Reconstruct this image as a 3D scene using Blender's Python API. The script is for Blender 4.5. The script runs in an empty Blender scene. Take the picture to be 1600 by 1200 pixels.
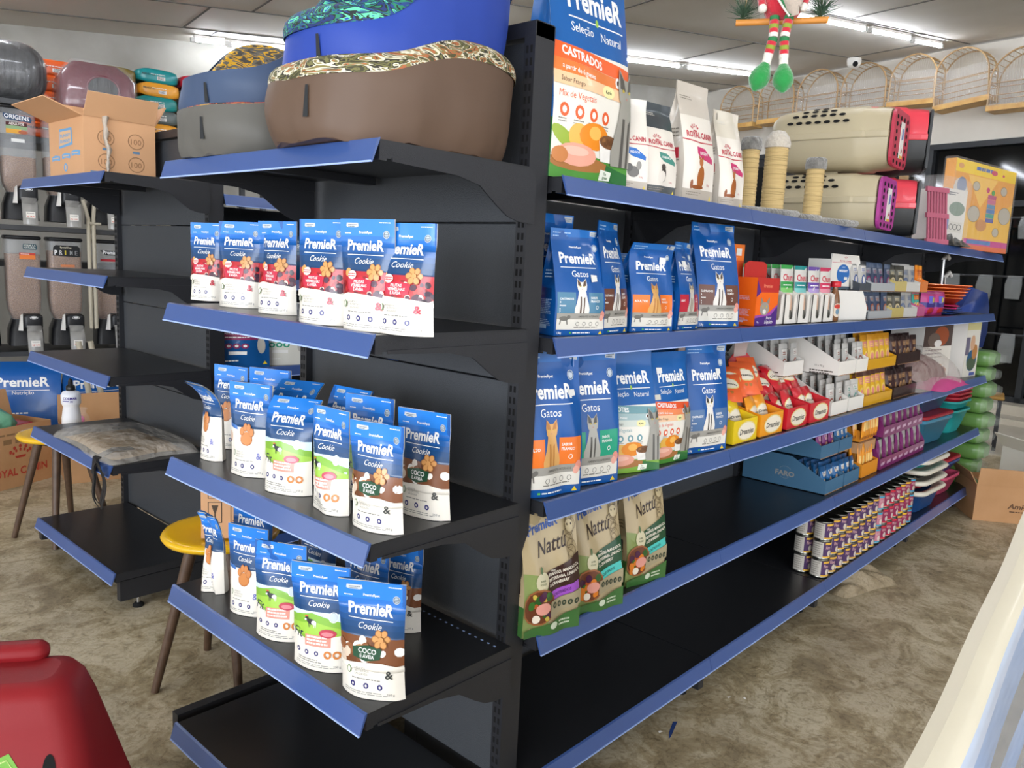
import bpy, bmesh, math, random
import numpy as np
from mathutils import Matrix, Vector
from mathutils.geometry import tessellate_polygon
PI = math.pi
SC = bpy.context.scene
COL = SC.collection
# ------------------------------------------------------------------ camera
FPX = 1241.7
RW = np.array([[0.6772426194907917, -0.7341754686516386, 0.04825780478049594],
               [-0.0778278035873741, -0.13670477435789125, -0.9875498152784612],
               [0.7316319206636736, 0.6650550248248183, -0.14972156364814113]])
CAM = np.array([-1.257, -1.087, 1.345])
cd = bpy.data.cameras.new('camera'); cam = bpy.data.objects.new('camera', cd); COL.objects.link(cam)
cd.sensor_width = 36; cd.sensor_fit = 'HORIZONTAL'; cd.lens = FPX / 1600 * 36; cd.clip_start = .02; cd.clip_end = 60
_m = Matrix.Identity(4)
for i in range(3):
    _m[i][0] = RW[0][i]; _m[i][1] = -RW[1][i]; _m[i][2] = -RW[2][i]; _m[i][3] = CAM[i]
cam.matrix_world = _m
SC.camera = cam
# ------------------------------------------------------------------ world, daylight, exposure
SC.view_settings.view_transform = 'Standard'; SC.view_settings.look = 'None'
SC.view_settings.gamma = 1; SC.view_settings.use_curve_mapping = False
SC.view_settings.exposure = 1.17
wd = bpy.data.worlds.new('world'); SC.world = wd; wd.use_nodes = True
wd.node_tree.nodes['Background'].inputs[0].default_value = (.9, .93, 1, 1)
wd.node_tree.nodes['Background'].inputs[1].default_value = .95
def area(name, loc, to, sx, sy, power, col=(1, 1, 1)):
    l = bpy.data.lights.new(name, 'AREA'); l.shape = 'RECTANGLE'; l.size = sx; l.size_y = sy; l.energy = power; l.color = col
    o = bpy.data.objects.new(name, l); COL.objects.link(o); o.location = loc
    o.rotation_euler = (Vector(to) - Vector(loc)).to_track_quat('-Z', 'Y').to_euler()
    return o
# daylight through the wide open shop front, behind the camera and to its left
area('shop_front_daylight', (-5.5, -1.5, 1.9), (0, .6, 1.0), 4.5, 2.4, 165, (.86, .92, 1))
area('side_area_lamp', (-2.5, -6.0, 1.9), (2.0, 0, .6), 3, 2.2, 60, (.95, .97, 1))  # soft area lamp behind the camera, aimed at the long run
# room axes: NN runs along the aisle side walls, WW across
WW = np.array([.18, .984, 0]); WW /= np.linalg.norm(WW)
NN = np.array([.984, -.18, 0]); NN /= np.linalg.norm(NN)
RA = math.atan2(NN[1], NN[0])
def ray(u, v): return RW.T @ np.array([(u - 800) / FPX, (v - 600) / FPX, 1.])
def atp(u, v, n, d):
    r = ray(u, v); return CAM + r * ((d - CAM @ n) / (r @ n))
def at(u, v, **k):
    a, val = list(k.items())[0]
    n = {'x': np.array([1., 0, 0]), 'y': np.array([0, 1., 0]), 'z': np.array([0, 0, 1.]), 'n': NN, 'w': WW}[a]
    return atp(u, v, n, val)
CZ, CS = 3.05, .102                      # ceiling height and its rise along the room
def room(n, w, z=0): return NN * n + WW * w + np.array([0, 0, z])
def ceil_z(n): return CZ + CS * n
# ------------------------------------------------------------------ materials
def lin(h):
    h = h.lstrip('#'); c = [int(h[i:i + 2], 16) / 255 for i in (0, 2, 4)]
    return tuple((x / 12.92 if x <= .04045 else ((x + .055) / 1.055) ** 2.4) for x in c)
MATS = {}
def mat(name, hexc='808080', rough=.5, metal=0., bump=0., bscale=40., detail=3., var=None, vscale=8., coat=0., trans=0., alpha=1., emit=0., spec=.5, ior=1.45, stretch=None, bdist=.01, fuzz=0):
    if name in MATS: return name
    m = bpy.data.materials.new(name); m.use_nodes = True; nt = m.node_tree; N = nt.nodes; b = N['Principled BSDF']
    c = lin(hexc) + (1,)
    b.inputs['Base Color'].default_value = c; b.inputs['Roughness'].default_value = rough; b.inputs['Metallic'].default_value = metal
    b.inputs['Specular IOR Level'].default_value = spec; b.inputs['IOR'].default_value = ior
    b.inputs['Coat Weight'].default_value = coat; b.inputs['Coat Roughness'].default_value = .08
    b.inputs['Transmission Weight'].default_value = trans; b.inputs['Alpha'].default_value = alpha
    if fuzz: b.inputs['Sheen Weight'].default_value = fuzz
    if emit: b.inputs['Emission Color'].default_value = c; b.inputs['Emission Strength'].default_value = emit
    if bump or var:
        tc = N.new('ShaderNodeTexCoord'); src = tc.outputs['Object']
        if stretch:
            mp = N.new('ShaderNodeMapping'); mp.inputs['Scale'].default_value = stretch; nt.links.new(src, mp.inputs['Vector']); src = mp.outputs[0]
    if bump:
        n = N.new('ShaderNodeTexNoise'); n.inputs['Scale'].default_value = bscale; n.inputs['Detail'].default_value = detail
        nt.links.new(src, n.inputs['Vector'])
        bp = N.new('ShaderNodeBump'); bp.inputs['Strength'].default_value = bump; bp.inputs['Distance'].default_value = bdist
        nt.links.new(n.outputs['Fac'], bp.inputs['Height']); nt.links.new(bp.outputs[0], b.inputs['Normal'])
    if var:
        n2 = N.new('ShaderNodeTexNoise'); n2.inputs['Scale'].default_value = vscale; n2.inputs['Detail'].default_value = 6
        nt.links.new(src, n2.inputs['Vector'])
        r = N.new('ShaderNodeValToRGB'); r.color_ramp.elements[0].position = .38; r.color_ramp.elements[1].position = .64
        r.color_ramp.elements[0].color = c; r.color_ramp.elements[1].color = lin(var) + (1,)
        nt.links.new(n2.outputs['Fac'], r.inputs[0]); nt.links.new(r.outputs[0], b.inputs['Base Color'])
    MATS[name] = m; return name
def P(h):                                 # printed plastic film of one ink colour
    return mat('print_' + h, h, .3, bump=.05, bscale=22, coat=.25, bdist=.02)
def K(h):                                 # matt printing on board or paper
    return mat('ink_' + h, h, .65)
mat('powder_black', '232428', .42, bump=.25, bscale=700, detail=1, spec=.6, bdist=.002)
mat('shelf_black', '202124', .32, bump=.1, bscale=500, detail=1, spec=.6, bdist=.001)
mat('panel_black', '3c3f43', .5, bump=.5, bscale=420, detail=1, spec=.7, bdist=.002)  # base grey raised above the frame black for the panels' reflected light
mat('slot_dark', '020203', .9)
mat('rail_blue', '38548f', .32, coat=.4, spec=.8)
mat('rail_edge', '9fb6e8', .3)
mat('steel', 'b8b8b8', .25, 1.)
mat('card', 'b98d63', .8, bump=.05, bscale=60, var='b08459', vscale=5)
mat('card_dark', '8a6444', .85)
mat('white_board', 'e9e6e0', .6)
mat('clear_film', 'ffffff', .12, trans=0, alpha=.16, bump=.6, bscale=18, spec=.9, bdist=.03)
mat('clear_plastic', 'ffffff', .08, trans=1, ior=1.1)
mat('dark_plastic', '17181a', .35)
# ------------------------------------------------------------------ mesh builder
class MB:
    def __init__(s): s.v = []; s.f = []; s.m = []; s.s = []; s.T = None
    def add(s, vs, fs, m, smooth=False):
        o = len(s.v)
        if s.T is not None: vs = [s.T @ Vector(p) for p in vs]
        s.v += [tuple(p) for p in vs]
        for i, f in enumerate(fs):
            s.f.append([o + k for k in f]); s.m.append(m[i] if isinstance(m, list) else m); s.s.append(smooth)
        return s
    def poly(s, pts, m): return s.add(pts, [list(range(len(pts)))], m)
    def box(s, a, b, m):
        x0, y0, z0 = a; x1, y1, z1 = b
        return s.add([(x0, y0, z0), (x1, y0, z0), (x1, y1, z0), (x0, y1, z0), (x0, y0, z1), (x1, y0, z1), (x1, y1, z1), (x0, y1, z1)],
                     [(0, 3, 2, 1), (4, 5, 6, 7), (0, 1, 5, 4), (1, 2, 6, 5), (2, 3, 7, 6), (3, 0, 4, 7)], m)
    def cbox(s, c, d, m): return s.box([c[i] - d[i] / 2 for i in range(3)], [c[i] + d[i] / 2 for i in range(3)], m)
    def rbox(s, a, b, r, m, n=3, taper=0., smooth=True):       # box with rounded upright edges and softened top and bottom rims
        x0, y0, z0 = a; x1, y1, z1 = b; rings = []
        rr = min(r, (z1 - z0) / 2.01)
        zs = [(z0, rr)] + [(z0 + rr * (1 - math.cos(k * PI / 2 / n)), rr * (1 - math.sin(k * PI / 2 / n))) for k in range(1, n + 1)]
        zs += [(z1 - q[0] + z0, q[1]) for q in reversed(zs)]
        for z, ins in zs:
            t = taper * (z - z0) / (z1 - z0)
            rings.append([(p[0], p[1], z) for p in rrect(x0 + ins + t, y0 + ins + t, x1 - ins - t, y1 - ins - t, max(r - ins, r * .25), n)])
        return s.loft(rings, m, True, True, smooth)
    def loft(s, rings, m, cap0=False, cap1=False, smooth=True, close=True):
        n = len(rings[0]); vs = [p for r in rings for p in r]; fs = []
        for i in range(len(rings) - 1):
            for j in range(n if close else n - 1):
                k = (j + 1) % n; fs.append((i * n + j, i * n + k, (i + 1) * n + k, (i + 1) * n + j))
        s.add(vs, fs, m, smooth)
        if cap0: s.add(rings[0], [list(range(n))[::-1]], m)
        if cap1: s.add(rings[-1], [list(range(n))], m)
        return s
    def lathe(s, prof, m, n=20, c=(0, 0, 0), sx=1., sy=1., cap0=True, cap1=True):
        R = [[(c[0] + sx * r * math.cos(2 * PI * j / n), c[1] + sy * r * math.sin(2 * PI * j / n), c[2] + z) for j in range(n)] for r, z in prof]
        return s.loft(R, m, cap0, cap1)
    def prism(s, pts, a, b, m, ax='z', smooth=False):          # polygon extruded from a to b along an axis
        def q(p, h): return {'z': (p[0], p[1], h), 'y': (p[0], h, p[1]), 'x': (h, p[0], p[1])}[ax]
        n = len(pts); s.loft([[q(p, a) for p in pts], [q(p, b) for p in pts]], m, False, False, smooth)
        tri = tessellate_polygon([[Vector((p[0], p[1], 0)) for p in pts]])
        s.add([q(p, a) for p in pts], [t[::-1] for t in tri], m); s.add([q(p, b) for p in pts], [tuple(t) for t in tri], m)
        return s
    def tube(s, pts, r, m, n=8, caps=True, close=False):
        pts = [Vector(p) for p in pts]; L = len(pts); R = []
        up = None
        for i, p in enumerate(pts):
            if close: t = (pts[(i + 1) % L] - pts[i - 1]).normalized()
            else: t = (pts[min(i + 1, L - 1)] - pts[max(i - 1, 0)]).normalized()
            if up is None: up = Vector((0, 0, 1)) if abs(t.z) < .9 else Vector((1, 0, 0))
            a = t.cross(up); a.normalize(); b = a.cross(t); up = b
            rr = r[i] if isinstance(r, (list, tuple)) else r
            R.append([p + (a * math.cos(2 * PI * j / n) + b * math.sin(2 * PI * j / n)) * rr for j in range(n)])
        if close: R.append(R[0])
        return s.loft(R, m, caps and not close, caps and not close)
    def grid(s, G, m, smooth=True):
        a, b = len(G), len(G[0])
        return s.add([tuple(p) for r in G for p in r], [(i * b + j, (i + 1) * b + j, (i + 1) * b + j + 1, i * b + j + 1) for i in range(a - 1) for j in range(b - 1)], m, smooth)
    def ball(s, c, r, m, n=12, sc=(1, 1, 1)):
        R = [[(c[0] + sc[0] * r * math.sin(PI * i / n) * math.cos(2 * PI * j / n), c[1] + sc[1] * r * math.sin(PI * i / n) * math.sin(2 * PI * j / n), c[2] - sc[2] * r * math.cos(PI * i / n)) for j in range(n)] for i in range(1, n)]
        return s.loft(R, m, True, True)
    def build(s, name, parent=None, loc=(0, 0, 0), rz=0., rot=None, label=None, cat=None, group=None, kind=None, bev=0.):
        me = bpy.data.meshes.new(name); me.from_pydata(s.v, [], s.f)
        ms = sorted(set(s.m)); ix = {k: i for i, k in enumerate(ms)}
        for k in ms: me.materials.append(MATS[k])
        me.polygons.foreach_set('material_index', [ix[k] for k in s.m]); me.polygons.foreach_set('use_smooth', s.s)
        me.update()
        o = bpy.data.objects.new(name, me); COL.objects.link(o); place(o, parent, loc, rz, rot); tag(o, label, cat, group, kind)
        if bev:
            b = o.modifiers.new('edge', 'BEVEL'); b.width = bev; b.segments = 2; b.limit_method = 'ANGLE'
        return o
def place(o, parent=None, loc=(0, 0, 0), rz=0., rot=None):
    o.location = tuple(float(x) for x in loc); o.rotation_euler = rot if rot else (0, 0, rz)
    if parent is not None: o.parent = parent
def tag(o, label=None, cat=None, group=None, kind=None):
    if label: o['label'] = label
    if cat: o['category'] = cat
    if group: o['group'] = group
    if kind: o['kind'] = kind
    return o
def empty(name, loc=(0, 0, 0), rz=0., label=None, cat=None, group=None, rot=None):
    o = bpy.data.objects.new(name, None); COL.objects.link(o); o.empty_display_size = .05; place(o, None, loc, rz, rot); return tag(o, label, cat, group)
def dup(o, loc, rz=None, label=None, group=None, rot=None, parent=None):
    c = o.copy(); COL.objects.link(c)
    if parent is not None: c.parent = parent
    else:
        c.location = tuple(float(x) for x in loc)
        if rz is not None: c.rotation_euler = (0, 0, rz)
        if rot is not None: c.rotation_euler = rot
        if label: c['label'] = label
        if group: c['group'] = group
    for ch in list(o.children): dup(ch, None, parent=c)
    return c
def rrect(x0, y0, x1, y1, r, n=4):
    r = min(r, (x1 - x0) / 2 - 1e-5, (y1 - y0) / 2 - 1e-5); out = []
    for cx, cy, a in ((x1 - r, y1 - r, 0), (x0 + r, y1 - r, 90), (x0 + r, y0 + r, 180), (x1 - r, y0 + r, 270)):
        for k in range(n + 1):
            t = math.radians(a + 90 * k / n); out.append((cx + r * math.cos(t), cy + r * math.sin(t)))
    return out
# ------------------------------------------------------------------ flat artwork, printed on packs and signs
_TX = {}
def textmesh(s, bold=0., shear=0.):
    k = (s, bold, shear)
    if k not in _TX:
        c = bpy.data.curves.new('t', 'FONT'); c.body = s; c.size = 1; c.resolution_u = 2; c.offset = bold; c.shear = shear
        o = bpy.data.objects.new('t', c); COL.objects.link(o); dg = bpy.context.evaluated_depsgraph_get(); dg.update()
        me = o.evaluated_get(dg).to_mesh()
        vs = np.array([(v.co.x, v.co.y) for v in me.vertices]) if len(me.vertices) else np.zeros((0, 2)); fs = [tuple(p.vertices) for p in me.polygons]
        o.evaluated_get(dg).to_mesh_clear(); bpy.data.objects.remove(o); bpy.data.curves.remove(c)
        if len(vs): vs[:, 0] -= vs[:, 0].min()
        _TX[k] = (vs, fs, float(vs[:, 0].max()) if len(vs) else 0)
    return _TX[k]
class Art:                                # coordinates 0..1 across and up; asp = width / height of the face
    def __init__(s, asp, ink=P): s.e = []; s.asp = asp; s.bb = []; s.ink = ink
    def lay(s, vs, fs, c):                 # stack a shape only as high as the shapes beneath it need
        x0, x1, y0, y1 = min(p[0] for p in vs), max(p[0] for p in vs), min(p[1] for p in vs), max(p[1] for p in vs); L = 0
        for a0, a1, b0, b1, l in s.bb:
            if l >= L and a0 < x1 and a1 > x0 and b0 < y1 and b1 > y0: L = l + 1
        s.bb.append((x0, x1, y0, y1, L)); s.e.append(([(x, y, L) for x, y in vs], fs, s.ink(c))); return s
    def poly(s, pts, c):
        tri = tessellate_polygon([[Vector((p[0], p[1], 0)) for p in pts]]); return s.lay(pts, [tuple(t) for t in tri], c)
    def rect(s, x0, y0, x1, y1, c): return s.lay([(x0, y0), (x1, y0), (x1, y1), (x0, y1)], [(0, 1, 2, 3)], c)
    def ell(s, x, y, rx, ry, c, n=14, rot=0.):     # rx and ry both in units of the height
        a, b = math.cos(rot), math.sin(rot); pts = []
        for k in range(n):
            t = 2 * PI * k / n; p, q = rx * math.cos(t), ry * math.sin(t); pts.append((x + (p * a - q * b) / s.asp, y + p * b + q * a))
        return s.lay(pts, [tuple(range(n))], c)
    def ring(s, x, y, r, w, c, n=16):
        o = [(x + r * math.cos(2 * PI * k / n) / s.asp, y + r * math.sin(2 * PI * k / n)) for k in range(n)]
        i = [(x + (r - w) * math.cos(2 * PI * k / n) / s.asp, y + (r - w) * math.sin(2 * PI * k / n)) for k in range(n)]
        return s.lay(o + i, [(k, (k + 1) % n, n + (k + 1) % n, n + k) for k in range(n)], c)
    def text(s, x, y, t, h, c, w=None, bold=0., shear=0., al='l', slope=0.):  # h: letter size in units of the height, w: forced width
        vs, fs, W = textmesh(t, bold, shear)
        if not len(vs): return s
        kx = h / s.asp if w is None else w / W; tw = W * kx; h = h or kx * s.asp * 1.1
        x0 = x - (tw / 2 if al == 'c' else tw if al == 'r' else 0)
        return s.lay([(x0 + a * kx, y + b * h + slope * a * kx) for a, b in vs], fs, c)
    def bars(s, x0, y0, x1, n, dy, h, c, seed=0):              # lines of small print
        R = random.Random(seed); vs = []; fs = []
        for k in range(n):
            x = x0; y = y0 - k * dy; e = x1 - R.random() * .3 * (x1 - x0)
            while x < e:
                w = (x1 - x0) * R.uniform(.06, .2); q = min(x + w, e); o = len(vs)
                vs += [(x, y), (q, y), (q, y + h), (x, y + h)]; fs.append((o, o + 1, o + 2, o + 3)); x = q + (x1 - x0) * .025
        return s.lay(vs, fs, c)
    def cut(s, nu, nv):
        if not hasattr(s, '_c'): s._c = {}
        if (nu, nv) not in s._c:
            bm = bmesh.new(); ms = []
            for vs, fs, c in s.e:
                b = [bm.verts.new(p) for p in vs]; ms.append(c)
                for f in fs:
                    try: bm.faces.new([b[i] for i in f]).material_index = len(ms) - 1
                    except ValueError: pass
            for ax, n in ((0, nu), (1, nv)):
                for k in range(1, n):
                    co = [0, 0, 0]; co[ax] = k / n; no = [0, 0, 0]; no[ax] = 1
                    bmesh.ops.bisect_plane(bm, geom=bm.verts[:] + bm.edges[:] + bm.faces[:], plane_co=co, plane_no=no)
            bm.verts.index_update()
            s._c[(nu, nv)] = (np.array([v.co[:] for v in bm.verts]), [[v.index for v in f.verts] for f in bm.faces], [ms[f.material_index] for f in bm.faces])
            bm.free()
        return s._c[(nu, nv)]
def sheet_art(mb, G, art, eps=.0003, base=.0011, flip=False):  # lay the artwork on a curved sheet G[i][j], i across, j up
    G = np.array(G, float); nu, nv = G.shape[0] - 1, G.shape[1] - 1
    V, F, Mm = art.cut(nu, nv)
    du = np.gradient(G, axis=0); dv = np.gradient(G, axis=1); Nn = np.cross(du, dv); Nn /= np.linalg.norm(Nn, axis=2, keepdims=True) + 1e-12
    if flip: Nn = -Nn
    x = np.clip(V[:, 0], 0, 1) * nu; y = np.clip(V[:, 1], 0, 1) * nv
    i = np.minimum(x.astype(int), nu - 1); j = np.minimum(y.astype(int), nv - 1); a = (x - i)[:, None]; b = (y - j)[:, None]
    def bl(A): return A[i, j] * (1 - a) * (1 - b) + A[i + 1, j] * a * (1 - b) + A[i, j + 1] * (1 - a) * b + A[i + 1, j + 1] * a * b
    pos = bl(G) + bl(Nn) * (base + eps * V[:, 2:3])
    mb.add([Vector(p) for p in pos], F, list(Mm), True)
def flat_art(mb, o, ux, uy, art, eps=.0002, base=.0006):        # artwork on a flat face: corner o, edge vectors ux and uy
    o, ux, uy = (np.array(k, float) for k in (o, ux, uy))
    sheet_art(mb, [[o, o + uy], [o + ux, o + ux + uy]], art, eps, base)
# ------------------------------------------------------------------ the room
def room_quad(mb, n0, n1, w0, w1, z, m, zf=None):
    zf = zf or (lambda n: z)
    mb.add([room(n0, w0, zf(n0)), room(n1, w0, zf(n1)), room(n1, w1, zf(n1)), room(n0, w1, zf(n0))], [(0, 1, 2, 3)], m)
def room_box(mb, n0, n1, w0, w1, za, zb, m):      # za and zb may be functions of n
    fa = za if callable(za) else (lambda n: za); fb = zb if callable(zb) else (lambda n: zb)
    v = [room(n, w, 0) for n, w in ((n0, w0), (n1, w0), (n1, w1), (n0, w1))]; nn = (n0, n1, n1, n0)
    v = [p + np.array([0, 0, fa(n)]) for p, n in zip(v, nn)] + [p + np.array([0, 0, fb(n)]) for p, n in zip(v, nn)]
    mb.add(v, [(0, 3, 2, 1), (4, 5, 6, 7), (0, 1, 5, 4), (1, 2, 6, 5), (2, 3, 7, 6), (3, 0, 4, 7)], m)
FARN, LEFTW = 8.05, 6.45
def concrete():
    m = bpy.data.materials.new('floor_concrete'); m.use_nodes = True; nt = m.node_tree; N = nt.nodes; L = nt.links; b = N['Principled BSDF']
    tc = N.new('ShaderNodeTexCoord')
    def noise(sc, det, dist=0., rough=.6):
        n = N.new('ShaderNodeTexNoise'); n.inputs['Scale'].default_value = sc; n.inputs['Detail'].default_value = det
        n.inputs['Distortion'].default_value = dist; n.inputs['Roughness'].default_value = rough; L.new(tc.outputs['Object'], n.inputs['Vector']); return n.outputs['Fac']
    def ramp(src, stops):
        r = N.new('ShaderNodeValToRGB'); e = r.color_ramp.elements
        while len(e) < len(stops): e.new(.5)
        for k, (p, c) in enumerate(stops): e[k].position = p; e[k].color = lin(c) + (1,)
        L.new(src, r.inputs[0]); return r.outputs[0]
    def mix(f, a, c, mode='MIX'):
        x = N.new('ShaderNodeMix'); x.data_type = 'RGBA'; x.blend_type = mode
        if isinstance(f, float): x.inputs[0].default_value = f
        else: L.new(f, x.inputs[0])
        L.new(a, x.inputs[6]); L.new(c, x.inputs[7]); return x.outputs[2]
    base = ramp(noise(1.3, 5, .6), [(.3, 'a89e89'), (.5, 'bdb299'), (.7, 'cdc3a9')])
    patch = ramp(noise(4.5, 10, 1.2, .72), [(.46, 'ffffff'), (.54, 'cfc5b0'), (.64, 'a0957f')])
    flake = ramp(noise(26, 7, 2.2, .7), [(.45, 'ffffff'), (.56, 'dcd4c4'), (.62, '9c917c')])
    c = mix(.75, base, patch, 'MULTIPLY'); c = mix(.6, c, flake, 'MULTIPLY')
    L.new(c, b.inputs['Base Color'])
    rr = N.new('ShaderNodeMapRange'); rr.inputs[3].default_value = .25; rr.inputs[4].default_value = .6; L.new(noise(5, 6, 1.), rr.inputs[0]); L.new(rr.outputs[0], b.inputs['Roughness'])
    bp = N.new('ShaderNodeBump'); bp.inputs['Strength'].default_value = .25; bp.inputs['Distance'].default_value = .01; L.new(noise(14, 7, 2.5), bp.inputs['Height']); L.new(bp.outputs[0], b.inputs['Normal'])
    MATS['floor'] = m
concrete()
mat('ceiling_board', 'c9c3b8', .7, bump=.05, bscale=3, var='d0cbc2', vscale=1.1)
mat('ceiling_joint', '5d5a55', .8)
mat('plaster', 'd9d4ca', .8, bump=.08, bscale=12, var='d2cdc2', vscale=2)
mat('grey_wall', '9a978f', .85, bump=.1, bscale=8, var='8d8a82', vscale=3)
mat('kerb_tile', 'c9c2b2', .5, var='bdb5a4', vscale=2)
mat('dark_glass', '06080a', .06, spec=.5)  # near-black tinted glass
mat('window_frame', '2a2d30', .4)
mb = MB(); room_quad(mb, -7, 9.5, -7, 6.6, 0, 'floor'); mb.build('floor', kind='structure')
mb = MB(); room_box(mb, -7, 8.3, -7, 6.7, ceil_z, lambda n: ceil_z(n) + .08, 'ceiling_board')
J = .006
for w, a, b in ((1.8, -7, 8.05), (2.93, -7, 8.05), (4.0, -7, 8.05), (5.17, -7, 8.05), (5.93, -7, 8.05)):
    room_box(mb, a, b, w - J, w + J, lambda n: ceil_z(n) - .006, lambda n: ceil_z(n) + .002, 'ceiling_joint')
for n, a, b in ((.88, 5.17, 5.93), (1.19, 4.0, 5.17), (1.16, 5.93, 6.45), (5.86, 4.0, 5.17), (5.75, 1.8, 2.93), (7.56, 2.93, 4.0), (3.5, 5.17, 5.93), (3.7, 2.93, 4.0), (-1.4, 4, 5.17), (-1.2, 5.17, 5.93)):
    room_box(mb, n - J, n + J, a, b, lambda q: ceil_z(n) - .007, lambda q: ceil_z(n) + .002, 'ceiling_joint')
mb.build('ceiling', kind='structure')
mb = MB(); room_box(mb, -7, 8.3, LEFTW, LEFTW + .15, 0, lambda n: ceil_z(n), 'grey_wall'); mb.build('wall_left', kind='structure')
mb = MB(); room_box(mb, FARN, FARN + .2, -7, LEFTW, 2.86, lambda n: ceil_z(FARN) - .03, 'plaster')
room_box(mb, FARN, FARN + .2, 3.9, LEFTW, 0, 2.86, 'plaster'); mb.build('wall_far', kind='structure')
mb = MB(); room_box(mb, FARN - .25, FARN + .2, -7, 3.9, 0, .17, 'kerb_tile'); room_box(mb, FARN - .55, FARN - .25, -7, 3.9, 0, .07, 'kerb_tile'); mb.build('trim_1', kind='structure')
mb = MB(); room_box(mb, 5.9, FARN - .55, -7, 3.6, 0, .012, 'kerb_tile'); mb.build('trim_2', kind='structure')
mb = MB(); room_box(mb, FARN + .06, FARN + .09, -7, 3.9, .17, 2.86, 'dark_glass')
wf = mb.build('window_1', kind='structure')
mb = MB()
for w in (3.87, 3.2, 2.0, .8, -.4, -1.6, -2.8, -4): room_box(mb, FARN - .01, FARN + .06, w - .03, w + .03, .17, 2.86, 'window_frame')
for z in (.19, 2.2, 2.83): room_box(mb, FARN - .01, FARN + .06, -7, 3.9, z - .03, z + .03, 'window_frame')
mb.build('window_frame', parent=wf)
# ------------------------------------------------------------------ fluorescent tubes under the ceiling
mat('tube_glow', 'eef4ff', .4, emit=34)
mat('tube_cap', 'c9c9c6', .5)
def tube_light(n0, n1, w, label, power=1.):
    L_ = (n1 - n0); o = room((n0 + n1) / 2, w, ceil_z((n0 + n1) / 2) - .045)
    t = empty('fluorescent_tube', o, label=label, cat='ceiling light', group='fluorescent tubes under the ceiling', rot=(0, -math.atan(CS), RA))
    MB().tube([(-L_ / 2 + .02, 0, 0), (L_ / 2 - .02, 0, 0)], .014, 'tube_glow', 10).build('glowing_tube', t)
    MB().box((-L_ / 2 + .01, -.02, .016), (L_ / 2 - .01, .02, .04), 'white_board').build('batten', t)
    for s in (-1, 1): MB().box((s * L_ / 2 - .02, -.018, -.018), (s * L_ / 2 + .02, .018, .018), 'tube_cap').build('end_cap', t)
TB = 'white fluorescent tube glowing on the ceiling, '
tube_light(1.02, 1.30, 6.15, TB + 'short dim one above the stacked food sacks')
tube_light(1.34, 2.62, 6.2, TB + 'long one behind the blue pet beds')
tube_light(4.75, 5.98, 5.1, TB + 'first beyond the tall blue cat food sack')
tube_light(6.08, 7.45, 5.1, TB + 'ending at the cages, behind the green elf feet')
tube_light(4.85, 6.1, 2.98, TB + 'nearest one of the row beside the elf')
tube_light(6.2, 6.93, 2.99, TB + 'middle one of the row beside the elf')
tube_light(7.06, 7.64, 3.03, TB + 'last one of the row, nearest the far wall')
for n0, w in ((-1.6, 1.0), (1.4, .6), (4.4, .6), (-1.2, 3.1), (1.9, 3.0), (-1.6, 5.0), (1.8, 4.6), (3.3, -2.2), (.2, -2.4)):
    tube_light(n0, n0 + 1.2, w, 'white fluorescent tube on the ceiling, out of the picture')
# ------------------------------------------------------------------ shelving units (local: x along the lip, -y outward, z up)
def rail_mb(w):
    m = MB(); p = [(.004, .003), (-.002, .001), (-.0135, -.036), (-.0115, -.0385), (.002, -.004)]
    m.prism(p, 0, w, 'rail_blue', 'x'); m.box((0.001, -.0155, -.0395), (w - .001, -.0115, -.0365), 'rail_edge'); return m
def shelf(parent, x, z, w, depth, y=0, bracket=True, holes=False, base=False):
    m = MB(); m.box((.002, .004, -.003), (w - .002, depth, 0), 'shelf_black'); m.box((.002, .004, -.034), (w - .002, .02, -.003), 'powder_black')
    for a in (.002, w - .005): m.box((a, .02, -.03), (a + .003, depth, -.003), 'powder_black')
    m.box((.3 * w, .1, -.02), (.3 * w + .03, depth, -.003), 'powder_black')
    if holes:
        for k in range(int(w / .02)): m.box((.01 + k * .02, depth - .03, .0002), (.016 + k * .02, depth - .026, .0006), 'rail_edge' if holes == 2 else 'slot_dark')  # pale dots paint the lit panel showing through the perforations
    s = m.build('shelf', parent, (x, y, z))
    rail_mb(w).build('price_rail', s)
    if bracket:
        d = depth
        p = [(.03, -.028), (.03, -.034), (d * .45, -.04), (d * .6, -.052), (d * .72, -.085), (d * .8, -.104), (d * .88, -.112), (d, -.114), (d, -.028)]
        for a in (-.001, w - .002):
            b = MB(); b.prism(p, a, a + .003, 'powder_black', 'x'); b.build('bracket', s)
    return s
def upright(parent, x, y, h, w=.03, d=.06, slots='front'):
    m = MB(); m.box((x, y, .03), (x + w, y + d, h), 'powder_black')
    n = int((h - .1) / .025)
    for k in range(n):
        z = .07 + k * .025
        for c in (.006, .0175): m.box((x + c, y - .0008, z), (x + c + .0055, y, z + .014), 'slot_dark')
    o = m.build('upright', parent); return o
def base_foot(parent, x, y0, y1, w=.03):
    m = MB(); m.box((x, y0 + .02, .04), (x + w, y1, .118), 'powder_black'); o = m.build('base_beam', parent)
    f = MB(); f.lathe([(.008, .012), (.008, .045)], 'steel', 10, (x + w / 2, y0 + .09, 0)); f.lathe([(.02, 0), (.02, .008), (.012, .016)], 'slot_dark', 12, (x + w / 2, y0 + .09, 0)); f.build('levelling_foot', o)
def panels(parent, x0, x1, y, seams):
    for a, b in zip(seams[:-1], seams[1:]):
        MB().box((x0, y, a + .0015), (x1, y + .012, b - .0015), 'panel_black').build('back_panel', parent, bev=.002)
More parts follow.
